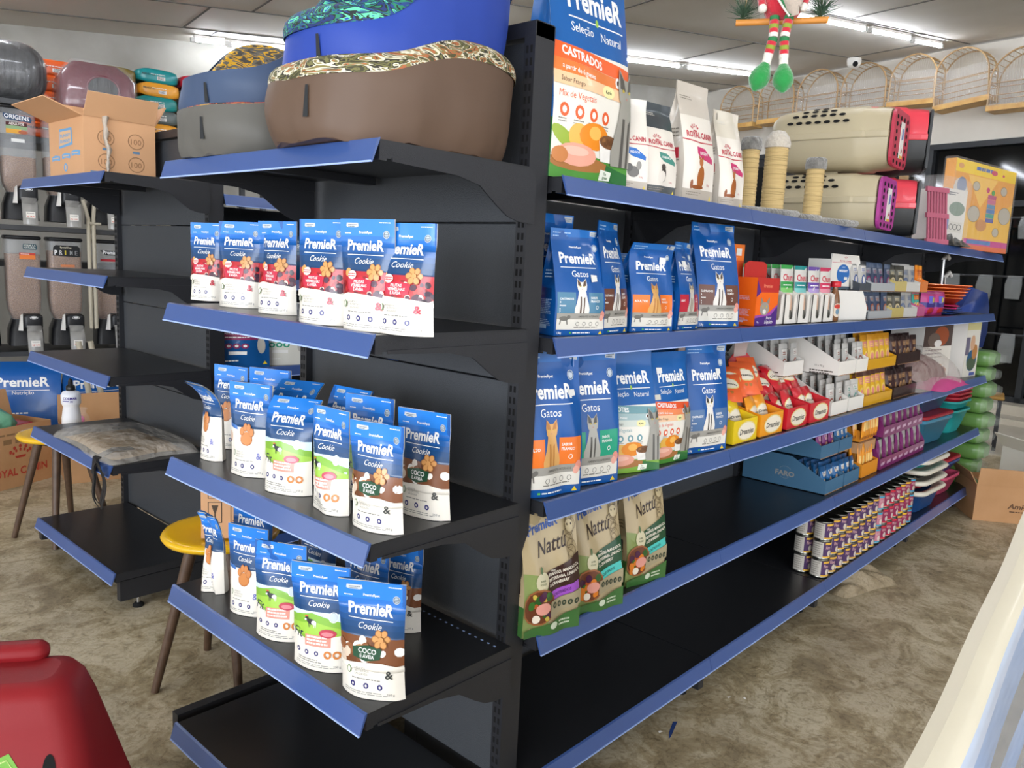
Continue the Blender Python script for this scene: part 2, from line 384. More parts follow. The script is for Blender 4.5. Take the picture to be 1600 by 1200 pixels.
def end_unit(origin, W, heights, depth, postx, top, label, holes=()):
    t = empty('end_shelving_unit', origin, -PI / 2, label, 'shelving unit')
    for k, z in enumerate(heights): shelf(t, 0, z, W, depth, 0, k < len(heights) - 1, holes=2 if k in holes else 0)
    for x in postx:
        upright(t, x, depth + .0, top); base_foot(t, x, .0, depth)
    MB().box((postx[0], depth + .002, top - .028), (postx[1] + .03, depth + .058, top + .002), 'powder_black').build('top_cap', t)
    panels(t, postx[0] + .03, postx[1], depth + .02, [.14, .40, .745, 1.088, 1.431, top - .03])
    return t
EX, EY0, EY1 = -.4035, .017, .817
EZ = [1.541, 1.21, .829, .497, .118]; RZ = [1.531, 1.188, .821, .502, .150]
end_unit((EX, EY1, 0), EY1 - EY0, EZ, .4035, (-.06, .75), 1.83, 'black end shelving unit with blue rails holding snack pouches', holes=(3,))
GZ = [1.587, 1.233, .882, .558, .153]; GX, GY0, GY1 = -.171, 1.809, 2.643
end_unit((GX, GY1, 0), GY1 - GY0, GZ, .374, (-.06, .795), 1.80, 'empty black end shelving unit with blue rails, cardboard box on top')
def run_unit(y, joints, heights, depth, top, label, back=False, name='gondola_shelving', flip=False, spine=True):
    t = empty(name, (0, y, 0) if not flip else (joints[0] + joints[-1], y, 0), PI if flip else 0, label, 'shelving unit')
    for a, b in zip(joints[:-1], joints[1:]):
        for k, z in enumerate(heights): shelf(t, a + .001, z, b - a - .002, depth, 0, k < len(heights) - 1)
    if spine:
        for x in joints:
            xx = min(max(x - .015, joints[0]), joints[-1] - .03)
            upright(t, xx, depth + .001, top, .03, .05); base_foot(t, xx, 0, depth)
        for a, b in zip(joints[:-1], joints[1:]): panels(t, a + .016, b - .016, depth + .02, [.1, .45, .8, 1.15, top - .01])
    return t
JT = [.065, .92, 1.84, 3.013, 4.124]
run_unit(0, JT, RZ, .40, 1.54, 'long black shelving run with blue rails, cat food bags and tins')
run_unit(.855, JT, RZ, .40, 1.54, 'rear side of the long shelving run, facing the inner aisle', flip=True, spine=False)
run_unit(1.815, [.262, 1.16, 2.06], [1.55, 1.233, .877, .54, .15], .40, 1.54, 'inner shelving run with blue rails, seen through the aisle gap')
# ------------------------------------------------------------------ printed designs
WHT, NAVY, SKY, CREAM = 'f2f1ee', '123a66', '1f6fc4', 'ece6da'
def wordmark(a, x, y, w, c=WHT, line=True, rise=0.):
    a.text(x, y, 'PremieR', 0, c, w=w, bold=.03, slope=rise)
    if line: a.poly([(x, y - w * .1 * a.asp), (x + w, y - w * .1 * a.asp + rise * w), (x + w, y - w * .1 * a.asp + .006 + rise * w), (x, y - w * .1 * a.asp + .006)], c)
def paw(a, x, y, r, c='c98147', c2='a8622f'):
    a.ell(x, y - r * .25, r * .95, r * .75, c2); a.ell(x, y - r * .2, r * .88, r * .68, c)
    for dx, dy in ((-.8, .5), (-.3, .95), (.3, .95), (.8, .5)): a.ell(x + dx * r / a.asp, y + dy * r, r * .36, r * .46, c2); a.ell(x + dx * r / a.asp, y + dy * r, r * .3, r * .4, c)
def flower(a, x, y, r, c='cf9658', c2='a2652f'):
    for k in range(6):
        t = k * PI / 3; a.ell(x + .6 * r * math.cos(t) / a.asp, y + .55 * r * math.sin(t), r * .42, r * .36, c2, rot=t); a.ell(x + .6 * r * math.cos(t) / a.asp, y + .57 * r * math.sin(t), r * .34, r * .28, c, rot=t)
    a.ell(x, y, r * .3, r * .25, c)
def icons(a, x0, x1, y, r, n, c, hole='e9e4da'):
    for k in range(n):
        x = x0 + (x1 - x0) * k / max(n - 1, 1); a.ell(x, y, r, r, c, 12); a.ell(x, y, r * .45, r * .5, hole, 6)
def blobs(a, x0, y0, x1, y1, n, r, cols, seed, sq=.85):
    R = random.Random(seed)
    for k in range(n): q = r * R.uniform(.6, 1.2); a.ell(R.uniform(x0, x1), R.uniform(y0, y1), q, q * sq, R.choice(cols), 9, R.random() * 3)
def cat(a, x, y, h, c='b9b3a8', c2='6e675f', eye='c9b13a', lean=0.):   # a cat sitting upright, ears on top
    w = h * .2 / a.asp
    def q(dx, dy): return (x + (dx + lean * dy) * w * 2, y + dy * h)
    a.poly([q(-.62, 0), q(.62, 0), q(.66, .15), q(.42, .45), q(.3, .66), q(-.3, .66), q(-.42, .45), q(-.66, .15)], c)
    a.poly([q(-.2, 0), q(-.05, 0), q(-.08, .5), q(-.2, .5)], c2); a.poly([q(.1, 0), q(.2, 0), q(.22, .5), q(.1, .45)], c2)
    a.poly([q(-.44, .82), q(-.36, 1.0), q(-.12, .9), q(.12, .9), q(.36, 1.0), q(.44, .82), q(.38, .68), q(.16, .6), q(-.16, .6), q(-.38, .68)], c)
    a.poly([q(-.36, .97), q(-.14, .89), q(-.06, .78), q(-.34, .8)], c2); a.poly([q(.36, .97), q(.14, .89), q(.06, .78), q(.34, .8)], c2)
    for s in (-1, 1): a.ell(*q(s * .18, .78), h * .022, h * .018, eye, 8)
    a.ell(*q(0, .705), h * .018, h * .014, 'b98078', 8)
def dog(a, x, y, s):
    a.ell(x, y, s * 1.1, s * .5, '23262b', rot=-.2); a.ell(x + .5 * s / a.asp, y - .1 * s, s * .55, s * .4, 'e8e8e8'); a.ell(x - 1.1 * s / a.asp, y + .5 * s, s * .45, s * .4, '23262b'); a.ell(x - 1.35 * s / a.asp, y + .35 * s, s * .25, s * .2, 'e8e8e8')
    for d in (-.7, -.4, .6, .9): a.poly([(x + d * s / a.asp, y), (x + (d + .18) * s / a.asp, y), (x + (d + .1) * s / a.asp, y - s), (x + d * s / a.asp, y - s)], 'e8e8e8' if d > 0 else '23262b')
    a.ell(x - 1.2 * s / a.asp, y + 1.0 * s, s * .4, s * .12, 'e0562d')
_ART = {}
def art(fn):
    def g(*k):
        key = (fn.__name__,) + k
        if key not in _ART: _ART[key] = fn(*k)
        return _ART[key]
    return g
@art
def a_cookie(kind):
    a = Art(.63)
    a.rect(0, 0, 1, 1, CREAM)
    n = 7
    for k in range(n): a.rect(0, .5 + k * .05, 1, .505 + (k + 1) * .05, ['17406a', '17426f', '184677', '1a4d86', '1d579a', '1f63b2', '2270c8'][k])
    a.rect(0, .85, 1, 1, '2a80dc')
    a.poly([(.14, .965), (.36, .965), (.37, .935), (.33, .925), (.17, .925), (.13, .935)], 'c9cfd4'); a.bars(.17, .945, .34, 2, .014, .006, '4d6072', 1)
    a.text(.5, .872, 'PremieRpet', .032, WHT, al='c', bold=.02); a.bars(.1, .87, .27, 1, .02, .008, WHT, 2); a.bars(.75, .965, .95, 1, .02, .008, WHT, 3)
    a.ell(.87, .865, .033, .036, 'b9c3cc', 16); a.ring(.87, .865, .028, .006, '5b6d7d'); a.bars(.83, .865, .91, 2, .014, .006, '5b6d7d', 4)
    wordmark(a, .16, .72, .68)
    a.text(.5, .6, 'Cookie', .078, WHT, al='c', shear=.35)
    ic = '2f2f72'
    if kind == 'fruit':
        a.rect(0, .32, 1, .535, 'b5222c'); blobs(a, 0, .31, 1, .53, 26, .035, ['c8232e', '8f1a22', 'd8433f', 'e2a05a', '6f1c2b', 'efe0cf', '9b2f2a'], 5)
        blobs(a, .62, .3, 1, .46, 14, .03, ['2c1526', '3b1a33', '4a2038'], 6); a.poly([(0, .3), (.25, .34), (.6, .33), (1, .3), (1, .26), (0, .26)], CREAM)
        a.poly([(.22, .46), (.5, .475), (.68, .46), (.66, .36), (.45, .35), (.24, .365)], 'c11f3e')
        for k, t in enumerate(('FRUTAS', 'VERMELHAS', 'E AVEIA')): a.text(.45, .43 - k * .034, t, .036, WHT, al='c', bold=.02)
        flower(a, .72, .53, .085); a.ell(.3, .5, .055, .04, 'f0dcd6'); a.bars(.22, .505, .38, 2, .018, .008, 'c8232e', 3); amp = 'c11f3e'
    elif kind == 'paw':
        a.rect(0, .3, 1, .52, 'efeae0'); paw(a, .52, .43, .1); a.ell(.02, .4, .05, .06, 'c98147'); a.poly([(0, .56), (.25, .53), (.28, .49), (0, .51)], '3a6fb5'); amp = '6f74b8'
    elif kind == 'fit':
        a.rect(0, .26, 1, .555, 'cfe3f2'); a.poly([(0, .5), (.4, .54), (1, .46), (1, .26), (0, .26)], '7fb23c'); a.poly([(0, .43), (.5, .46), (1, .4), (1, .32), (0, .34)], '9cc84a')
        dog(a, .4, .46, .05); a.ring(.76, .52, .05, .008, 'e8eef2'); a.ell(.76, .52, .04, .04, 'c7d3da'); a.poly([(0, .36), (.3, .3), (1, .36), (1, .2), (0, .2)], CREAM)
        a.text(.04, .3, 'Fit', .13, '1c2447', shear=.3); a.rect(.3, .24, .74, .345, 'dd8f7f'); a.bars(.33, .32, .7, 3, .03, .016, 'f6ece6', 8)
        a.ell(.68, .37, .09, .04, 'b8354d'); a.ell(.68, .365, .06, .02, 'e07d86')
        for s in (-1, 1): a.ring(.76 + s * .07, .17, .038, .018, 'cf7f3f')
        amp = None
    else:
        a.rect(0, .3, 1, .53, '7a4a2e'); blobs(a, 0, .29, 1, .5, 18, .05, ['efe6da', '6a3f26', 'd9c7b2', 'c08a5a', 'f5f1ea', '8a5636'], 7); a.poly([(0, .29), (.3, .31), (.7, .33), (1, .29), (1, .25), (0, .25)], CREAM)
        a.poly([(.24, .44), (.5, .47), (.7, .45), (.68, .36), (.46, .33), (.26, .36)], '1d4a33')
        a.text(.48, .4, 'COCO', .06, WHT, al='c', bold=.02); a.text(.48, .36, 'E AVEIA', .042, WHT, al='c', bold=.02); flower(a, .68, .53, .085); amp = '3a3d3c'
    if amp:
        a.ell(.2, .24, .022, .035, '6b8a5e'); a.ell(.2, .24, .014, .026, CREAM)
        for k, t in enumerate(('ASSADOS', 'NUTRITIVOS', 'SAUDÁVEIS')): a.text(.28, .255 - k * .026, t, .026, '8a8a84', bold=.0)
        a.text(.76, .2, '&', .1, amp, bold=.02); a.bars(.24, .165, .72, 1, .02, .008, '777', 3) if 0 else a.bars(.24, .168, .72, 1, .02, .008, '777772', 3)
        icons(a, .26, .68, .115, .026, 3, ic)
    else: icons(a, .14, .5, .17, .024, 3, ic); a.bars(.14, .1, .6, 2, .02, .008, '777772', 5)
    a.bars(.1, .055, .8, 2, .018, .006, '8a8a84', 9); a.text(.78, .045, '250 g', .03, '77777a')
    return a
@art
def a_gatos(col, c1, c2, left, right='SABOR FRANGO', logo=True):
    a = Art(.6)
    a.rect(0, 0, 1, 1, '0d5199'); a.poly([(.0, 1), (1, 1), (1, .93), (0, .92)], '1667b4')
    a.poly([(.78, .985), (.97, .985), (.97, .935), (.78, .945)], 'b9bec2'); a.bars(.8, .965, .95, 2, .016, .007, '4d6072', 1)
    a.bars(.05, .955, .4, 2, .03, .01, '9fc0e4', 4); a.text(.45, .82, 'PremieRpet', .028, WHT, al='c', bold=.02); a.ell(.86, .83, .035, .035, 'c4cdd6', 14); a.ring(.86, .83, .03, .006, '4d6a8a')
    wordmark(a, .12, .68, .72); a.text(.48, .555, 'Gatos', .082, WHT, al='c')
    a.rect(.03, .2, .36, .41, col); a.rect(.62, .2, .97, .41, col)
    cat(a, .49, .2, .34, c1, c2)
    a.text(.07, .33, left, .032, WHT, bold=.02) if len(left) < 9 else [a.text(.07, .34 - k * .03, t, .026, WHT, bold=.02) for k, t in enumerate(left.split(' '))]
    for k, t in enumerate(right.split(' ')): a.text(.66, .35 - k * .032, t, .029, WHT, bold=.02)
    a.ring(.8, .27, .018, .005, WHT)
    a.rect(.03, .155, .97, .215, '9b9890'); a.text(.42, .176, 'AMBIENTES INTERNOS', .024, '5a5852', bold=.01)
    a.rect(.03, .06, .97, .158, 'ddd9cf'); a.ell(.16, .165, .05, .022, '6f6c66'); a.ell(.24, .18, .02, .018, '6f6c66')
    a.poly([(.1, .16), (.12, .16), (.1, .11), (.08, .11)], '6f6c66'); a.poly([(.2, .16), (.22, .16), (.24, .11), (.22, .11)], '6f6c66')
    for k in range(4): a.ring(.42 + k * .13, .115, .02, .004, '55534d')
    a.bars(.36, .08, .92, 1, .02, .008, '77746c', 5); a.ell(.93, .2, .03, .04, 'd98f80'); a.ell(.9, .17, .028, .03, 'e3a595')
    a.text(.06, .018, '1,5kg', .028, WHT, bold=.02); a.rect(.3, .02, .34, .035, '5fae4a'); a.bars(.36, .022, .8, 1, .02, .01, WHT, 6); a.poly([(.86, .012), (.95, .012), (.905, .045)], 'e6c52b')
    return a
@art
def a_natural(title, c1, c2, c3, age, seed=1, grn='4f8f3a'):
    a = Art(.62)
    a.rect(0, 0, 1, 1, 'e9e5da'); a.rect(0, .56, 1, 1, '105aa2')
    wordmark(a, .2, .735, .72); a.text(.22, .632, 'Seleção', .058, WHT); a.text(.6, .625, 'Natural', .058, WHT); a.ell(.56, .7, .012, .018, '9cc24a')
    a.rect(.06, .585, .2, .63, 'cfcabd') if seed != 2 else None
    a.poly([(0, .575), (1, .535), (1, .475), (0, .505)], c1); a.text(.1, .525, title, .052, WHT, bold=.03, slope=-.06)
    a.poly([(0, .505), (.9, .475), (.9, .43), (0, .45)], c2); a.text(.1, .465, age, .03, WHT, bold=.01, slope=-.05); a.ell(.8, .462, .022, .024, WHT); a.ell(.8, .462, .01, .012, '5a3a2a')
    a.poly([(0, .45), (.86, .43), (.86, .38), (0, .395)], c3); a.text(.08, .41, 'Sabor Frango', .03, '2f2b26', shear=.1, slope=-.03); a.ell(.66, .408, .055, .028, 'efe6a8'); a.text(.66, .4, 'Korin', .022, '33352a', al='c', bold=.02)
    a.text(.06, .345, 'Com Mandioca', .0, 'd9472a', w=.01) if 0 else None
    a.text(.06, .345, 'Mix de Vegetais', .042, c1, shear=.1); 
    for k in range(4): a.ell(.12 + k * .17, .29, .032, .03, c1, 12); a.ell(.12 + k * .17, .29, .016, .016, 'f4efe6', 8); a.bars(.06 + k * .17, .25, .18 + k * .17, 2, .012, .005, '8b8880', k)
    a.poly([(0, .07), (.4, .12), (.8, .1), (1, .09), (1, 0), (0, 0)], grn)
    a.ell(.14, .175, .1, .035, '9ab23c', rot=-.4); a.ell(.3, .19, .07, .055, 'e6b451'); a.ell(.5, .2, .12, .06, 'e88a1e'); a.ell(.5, .215, .05, .03, 'f3b85a')
    a.ell(.32, .075, .26, .035, 'a9703c'); a.ell(.3, .11, .15, .05, 'e8a48e'); a.ell(.28, .125, .1, .02, 'f2bda9'); a.ell(.1, .1, .06, .035, 'c9814a')
    a.poly([(.56, .19), (.84, .19), (.8, .1), (.6, .1)], 'f1eee8'); a.ell(.7, .19, .085, .03, '7a5132'); blobs(a, .6, .175, .8, .2, 14, .01, ['9a6a3c', '6a4528'], 3)
    a.poly([(.66, 0), (1, 0), (1, .06), (.7, .09)], '2c6b36'); a.poly([(.6, .015), (.76, .02), (.78, .06), (.62, .065)], 'e9ecdf'); a.text(.69, .042, "I'm", .02, '3a6b34', al='c', bold=.02); a.text(.69, .025, 'green', .02, '3a6b34', al='c', bold=.02)
    cat(a, .92, .09, .44, '9b988f', '55524d')
    return a
@art
def a_nattu(panel, strip, seed):
    a = Art(.62)
    KR = 'b8a57f'
    a.rect(0, 0, 1, 1, KR); a.rect(.08, .92, .26, .955, '1c2a20')
    a.text(.1, .8, 'PremieR', 0, '1b4a94', w=.55, bold=.035, slope=.12); a.text(.24, .63, 'Nattú', .17, '2a1710', w=.52, shear=.2, slope=.12, bold=.01)
    # line-drawn cat
    for k in range(9): a.ring(.83 + .03 * math.sin(k), .6 + k * .03, .045 + .012 * (k % 3), .004, '6d5c3e', 12)
    a.poly([(.77, .86), (.79, .93), (.83, .87)], '6d5c3e'); a.poly([(.87, .87), (.92, .92), (.92, .85)], '6d5c3e'); a.ell(.85, .83, .05, .05, 'c5b48d')
    for s in (-1, 1): a.ell(.85 + s * .04, .84, .008, .01, '2a1710', 8)
    a.poly([(0, .52), (.2, .5), (.4, .46), (.42, .0), (0, 0)], '8b9a5b')
    a.poly([(.36, .5), (.6, .54), (1, .62), (1, .38), (.4, .33)], panel)
    for k, t in enumerate(('FRANGO, MANDIOCA,', 'BETERRABA, LINHAÇA', '& CRANBERRY')): a.text(.42, .465 - k * .04, t, .034, 'e8e0cf', bold=.03, slope=.1)
    a.text(.46, .505, 'SABOR', .018, 'e8e0cf', bold=.02)
    a.poly([(.44, .345), (.95, .4), (.98, .33), (.47, .27)], strip); a.text(.5, .3, 'CASTRADOS', .034, '24504e' if seed else '4a1c5c', slope=.12, bold=.02)
    a.ell(.3, .44, .07, .075, 'cfc7a4'); a.ell(.28, .53, .012, .03, '4c6b3a'); a.text(.3, .44, 'SUPER', .02, '4c5b3a', al='c', bold=.02); a.text(.3, .415, 'FOODS', .02, '4c5b3a', al='c', bold=.02)
    a.ell(.25, .24, .17, .15, '9a6038'); a.ell(.25, .24, .155, .135, '6b3a22'); blobs(a, .1, .14, .4, .34, 18, .035, ['3d6b2c', 'd97b22', '4b1f3e', 'c8b24a', '2f5a26', 'b5532a'], seed + 3)
    a.ell(.3, .23, .07, .05, 'e09a8b'); a.ell(.2, .15, .04, .035, 'efe3cf')
    a.poly([(.42, .27), (1, .33), (1, .2), (.42, .15)], 'a79b7c'); icons(a, .5, .92, .235, .026, 5, '2c3c2e', '8d8468')
    a.poly([(0, .06), (.45, .1), (1, .17), (1, 0), (0, 0)], '3c6a33'); a.ell(.5, .07, .04, .03, 'cfd8c0'); a.bars(.6, .08, .85, 2, .03, .014, 'cfd8c0', 3)
    return a
def crown(a, x, y, r, c='b8233a'):
    for k in range(5):
        t = PI * (.15 + .7 * k / 4); a.ell(x - 1.0 * r * math.cos(t) / a.asp * 1.2, y + r * .9 * math.sin(t), r * .17, r * .2, c, 8); a.ell(x - .8 * r * math.cos(t) / a.asp * 1.1, y + r * .55 * math.sin(t), r * .13, r * .16, c, 8)
    a.poly([(x - .6 * r / a.asp, y - .05 * r), (x + .6 * r / a.asp, y - .05 * r), (x + .5 * r / a.asp, y - .3 * r), (x - .5 * r / a.asp, y - .3 * r)], c)
@art
def a_royal(top, panel, word, animal, bottom='b7ada0'):
    a = Art(.5); RED = 'b8233a'
    a.rect(0, 0, 1, 1, 'e6dfd4'); a.rect(0, .72, 1, 1, top); a.bars(.08, .88, .55, 2, .02, .008, 'cfcabf' if top != 'c9c0b4' else '8a8378', 2)
    crown(a, .36, .6, .05); a.text(.1, .535, 'ROYAL CANIN', 0, RED, w=.84, bold=.03); a.poly([(0, .518), (.5, .5), (1, .512), (1, .504), (.5, .49), (0, .508)], RED)
    a.poly([(.36, .46), (.62, .45), (.92, .37), (.9, .33), (.5, .36), (.36, .4)], panel); a.text(.44, .395, word, .036, WHT, bold=.02)
    if animal == 'cat': 
        a.ell(.5, .2, .06, .1, 'a5602c'); a.ell(.47, .33, .035, .035, 'b36a33'); a.poly([(.4, .35), (.38, .39), (.45, .365)], 'a5602c'); a.poly([(.5, .365), (.55, .39), (.56, .35)], 'a5602c'); a.ell(.42, .12, .1, .018, '8f4e20'); a.ell(.24, .14, .02, .04, '8f4e20')
    elif animal == 'kit':
        a.ell(.55, .2, .09, .06, '6c6a66'); a.ell(.42, .24, .05, .045, '5a5855'); a.ell(.7, .27, .04, .045, '8d8a84')
    else: a.ell(.5, .22, .05, .08, '3a3532'); a.ell(.46, .2, .06, .06, 'e9e2d8'); a.ell(.48, .3, .04, .035, '4a423d')
    a.rect(0, 0, 1, .1, bottom); a.bars(.12, .07, .6, 2, .02, .008, '8d857a', 4); a.poly([(.88, .02), (.94, .02), (.91, .06)], 'd9c23a'); a.text(.75, .14, '1,5kg', .026, RED)
    return a
@art
def a_dog(body, band, title):
    a = Art(.62)
    a.rect(0, 0, 1, 1, body); wordmark(a, .15, .72, .7, WHT if body != 'e2e0d6' else '1b4a94'); a.text(.5, .64, 'Raças Específicas' if 0 else 'Nutrição', .05, WHT if body != 'e2e0d6' else '1b4a94', al='c')
    a.rect(0, .42, 1, .56, band); a.text(.04, .5, title, .042, WHT, bold=.03); a.bars(.05, .45, .6, 1, .03, .014, WHT, 3)
    for k in range(3): a.ell(.12 + k * .17, .33, .05, .04, band, 12); a.ell(.12 + k * .17, .33, .025, .02, WHT, 8)
    title and (a.ell(.82, .33, .06, .12, 'b9b5ad'), a.ell(.82, .47, .06, .055, '8d8a84'), a.ell(.82, .45, .035, .03, 'e0ddd6'), a.ell(.75, .5, .02, .03, '6d6a64'), a.ell(.89, .5, .02, .03, '6d6a64'))
    a.rect(.12, .2, .5, .25, WHT); a.bars(.05, .1, .4, 1, .03, .02, WHT, 5); a.poly([(.84, .05), (.95, .05), (.895, .1)], 'e6c52b')
    return a
# ------------------------------------------------------------------ flexible packs
def wob(R, n=4, amp=.0015, fx=8):
    return [(R.uniform(-1, 1) * amp, R.uniform(.5, 1.6) * fx, R.uniform(.4, 1.2) * fx, R.random() * 6) for _ in range(n)]
def wv(W, u, t): return sum(a * math.sin(p * u + q * t + f) for a, p, q, f in W)
def pouch_mesh(w, h, d, design, seed=0, bend=0., lean=0., twist=0., back='2a62ae', backlow='e3ddd0', nu=10, nv=16, crease=1.):
    R = random.Random(seed); W1 = wob(R, 5, .0014 * crease); W2 = wob(R, 4, .0014)
    def D(x, y, z):
        t = z / h; y2 = y + lean * h * t + bend * max(0, t - .55) ** 2 * h * 4; z2 = z - abs(bend) * max(0, t - .6) ** 2 * h * 1.6
        a = twist * t; return (x * math.cos(a) - y2 * math.sin(a), x * math.sin(a) + y2 * math.cos(a), z2)
    def S(u, t, side):
        e = 1 - abs(2 * u - 1) ** 2.2
        T = d / 2 * (1 - max(0, t) ** 1.6 * .95) if t < .84 else d / 2 * .045
        T = d / 2 * max(.03, (1 - (t / .84) ** 1.8)) if t < .84 else d / 2 * .03
        y = T * e ** .75 + (.0008 if e > .001 else 0)
        ww = w * (1 - .05 * math.sin(min(1, t / .84) * PI) * (1 - .3 * t))
        y += (wv(W1, u * 1.0, t) if side < 0 else wv(W2, u, t)) * min(1, e * 3) * (1 if t < .84 else .5)
        y += .0025 * math.sin(u * 3 + seed) * (t > .8)
        z = h * t + (.012 * (e - .0) * (-1) * (1 - t / .1) * .0 if t < .1 else 0)
        return D(ww * (u - .5), side * y, z)
    us = [(1 - math.cos(PI * i / nu)) / 2 * .6 + .4 * i / nu for i in range(nu + 1)]
    G = [[S(i / nu, j / nv, -1) for j in range(nv + 1)] for i in range(nu + 1)]
    B = [[S(1 - i / nu, j / nv, 1) for j in range(nv + 1)] for i in range(nu + 1)]
    m = MB()
    m.grid(G, P('e9e4da'))
    k = int(nv * .5)
    m.grid([c[k:] for c in B], P(back)); m.grid([c[:k + 1] for c in B], P(backlow))
    m.add([G[i][0] for i in range(nu + 1)] + [B[i][0] for i in range(1, nu)], [list(range(2 * nu))[::-1]], P('e9e4da'))
    m.add([G[i][nv] for i in range(nu + 1)] + [B[i][nv] for i in range(1, nu)], [list(range(2 * nu))], P('2a80dc'))
    sheet_art(m, G, design)
    return m
def gusset_mesh(w, h, d, design, seed=0, bend=0., lean=0., twist=0., side='0d5199', sidelow=None, top=None, nu=12, nv=24, slump=0., fold=.6, back=None):
    R = random.Random(seed + 100); W1 = wob(R, 5, .002, 7)
    def D(x, y, z):
        t = z / h; y2 = y + lean * h * t + bend * max(0, t - .6) ** 2 * h * 5 + slump * math.sin(t * PI) * h; z2 = z - abs(bend) * max(0, t - .65) ** 2 * h * 1.6
        a = twist * t; return (x * math.cos(a) - y2 * math.sin(a), x * math.sin(a) + y2 * math.cos(a), z2)
    def dep(t): return d / 2 * (1 if t < .3 else max(.02, 1 - ((t - .3) / fold) ** 1.3) if t < .3 + fold else .02)
    def wid(t): return w / 2 * (1 - .03 * math.sin(t * PI))
    def F(u, t, s):
        e = 1 - (2 * u - 1) ** 2; y = dep(t) + e * (.012 * math.sin(min(1, t / .9) * PI) * d / .1) + wv(W1, u, t + (s > 0)) * min(1, e * 2)
        x = wid(t) * (2 * u - 1); r = .97 if 0 < t < .95 else 1
        return D(x, s * y, h * t)
    def Sd(v, t, s):      # s=+1 right side, v from front to back
        q = 1 - abs(2 * v - 1); inn = (d / 2 - dep(t)) * .55 * q - .004 * q * math.sin(t * PI) * (1 if t < .5 else -1)
        return D(s * (wid(t) - inn), (-dep(t)) + 2 * dep(t) * v, h * t)
    js = [j / nv for j in range(nv + 1)]
    G = [[F(i / nu, t, -1) for t in js] for i in range(nu + 1)]
    B = [[F(1 - i / nu, t, 1) for t in js] for i in range(nu + 1)]
    m = MB(); ns = 4
    Rt = [[Sd(i / ns, t, 1) for t in js] for i in range(ns + 1)]; Lf = [[Sd(1 - i / ns, t, -1) for t in js] for i in range(ns + 1)]
    Rt[0], Rt[-1], Lf[0], Lf[-1] = G[-1], B[0], B[-1], G[0]
    k = 6 if sidelow else 0
    for g in (G, Rt, B, Lf):
        m.grid([c[k:] for c in g], P(side))
        if k: m.grid([c[:k + 1] for c in g], P(sidelow))
    rim0 = [c[0] for c in G[:-1]] + [c[0] for c in Rt[:-1]] + [c[0] for c in B[:-1]] + [c[0] for c in Lf[:-1]]
    rim1 = [c[-1] for c in G[:-1]] + [c[-1] for c in Rt[:-1]] + [c[-1] for c in B[:-1]] + [c[-1] for c in Lf[:-1]]
    m.add(rim0, [list(range(len(rim0)))[::-1]], P(sidelow or side)); m.add(rim1, [list(range(len(rim1)))], P(side))
    sheet_art(m, G, design)
    # small print on the side gusset
    if back:
        a = back; sheet_art(m, Lf, a); sheet_art(m, Rt, a)
    return m, G
@art
def a_side(bg, ink, top):
    a = Art(.3); a.rect(.2, .35, .8, .44, top); a.bars(.15, .33, .85, 9, .016, .007, ink, 1); a.bars(.15, .14, .85, 4, .016, .007, ink, 2)
    a.rect(.2, .06, .6, .1, ink); a.bars(.15, .6, .8, 3, .03, .012, ink, 3); return a
mat('sticker', 'e8e6e2', .5); mat('sticker_ink', '77757a', .6)
def price_tag(parent, G, u, t, s=.011):
    G = np.array(G); i = int(u * (len(G) - 1)); j = int(t * (len(G[0]) - 1)); p = G[i][j]
    n = np.cross(G[min(i + 1, len(G) - 1)][j] - p, G[i][min(j + 1, len(G[0]) - 1)] - p); n /= np.linalg.norm(n) + 1e-9
    a = Vector(n).to_track_quat('Y', 'Z').to_matrix(); m = MB()
    c = [Vector(p) + Vector(n) * .003 + a @ Vector((x, 0, z)) for x, z in ((s, -s * .8), (-s, -s * .6), (-s, s * .7), (s, s * .8))]
    m.poly(c, 'sticker'); m.poly([q + Vector(n) * -.0006 for q in c][::-1], 'sticker'); return m.build('price_sticker', parent)
# ------------------------------------------------------------------ snack pouches on the end unit
FACE = -PI / 2
def pouch(kind, u, v, z, yaw, label, h=.2, w=.122, d=.05, dx=0., **k):
    p = at(u, v, z=z) + np.array([dx, 0, 0]); m = pouch_mesh(w, h, d, a_cookie(kind), seed=int(u * 7 + v), **k)
    th = FACE + math.radians(yaw); p = p + np.array([-math.sin(th), math.cos(th), 0]) * d * .4
    o = m.build('snack_pouch', None, (p[0], p[1], z + .001), th, label=label, cat='snack pouch', group='dog snack pouches on the end unit')
    return o
z = EZ[1]
S1 = ' on upper pouch shelf, '
pouch('fruit', 316, 470, z, 24, 'red-fruit snack pouch' + S1 + 'farthest from the tall corner post', h=.2, w=.1)
pouch('fruit', 369, 481, z, 28, 'red-fruit snack pouch' + S1 + 'second from the far end, glare on its front', h=.2, w=.115)
pouch('fruit', 424, 491, z, 16, 'crumpled narrow red-fruit snack pouch' + S1 + 'third from the far end', h=.2, w=.108, crease=2.6)
pouch('fruit', 492, 507, z, 12, 'red-fruit snack pouch' + S1 + 'third from the corner post', h=.2, w=.122)
pouch('fruit', 566, 518, z, 12, 'red-fruit snack pouch' + S1 + 'in front of the nearest', h=.2, w=.125, lean=-.05)
pouch('fruit', 622, 524, z, 16, 'shaded red-fruit snack pouch' + S1 + 'rearmost, nearest the post', h=.195, w=.122)
z = EZ[2]
S2 = ' on the middle pouch shelf'
pouch('paw', 322, 718, z, 2, 'narrow plain-biscuit snack pouch curling over,' + S2 + ', far end', h=.21, w=.085, bend=-.3)
pouch('paw', 384, 744, z, 20, 'tall paw-cookie snack pouch' + S2 + ', second from the far end', h=.215, w=.118)
pouch('fit', 442, 772, z, 22, 'smooth dog and grass snack pouch' + S2 + ', beside its creased twin', h=.212, w=.122, bend=.2)
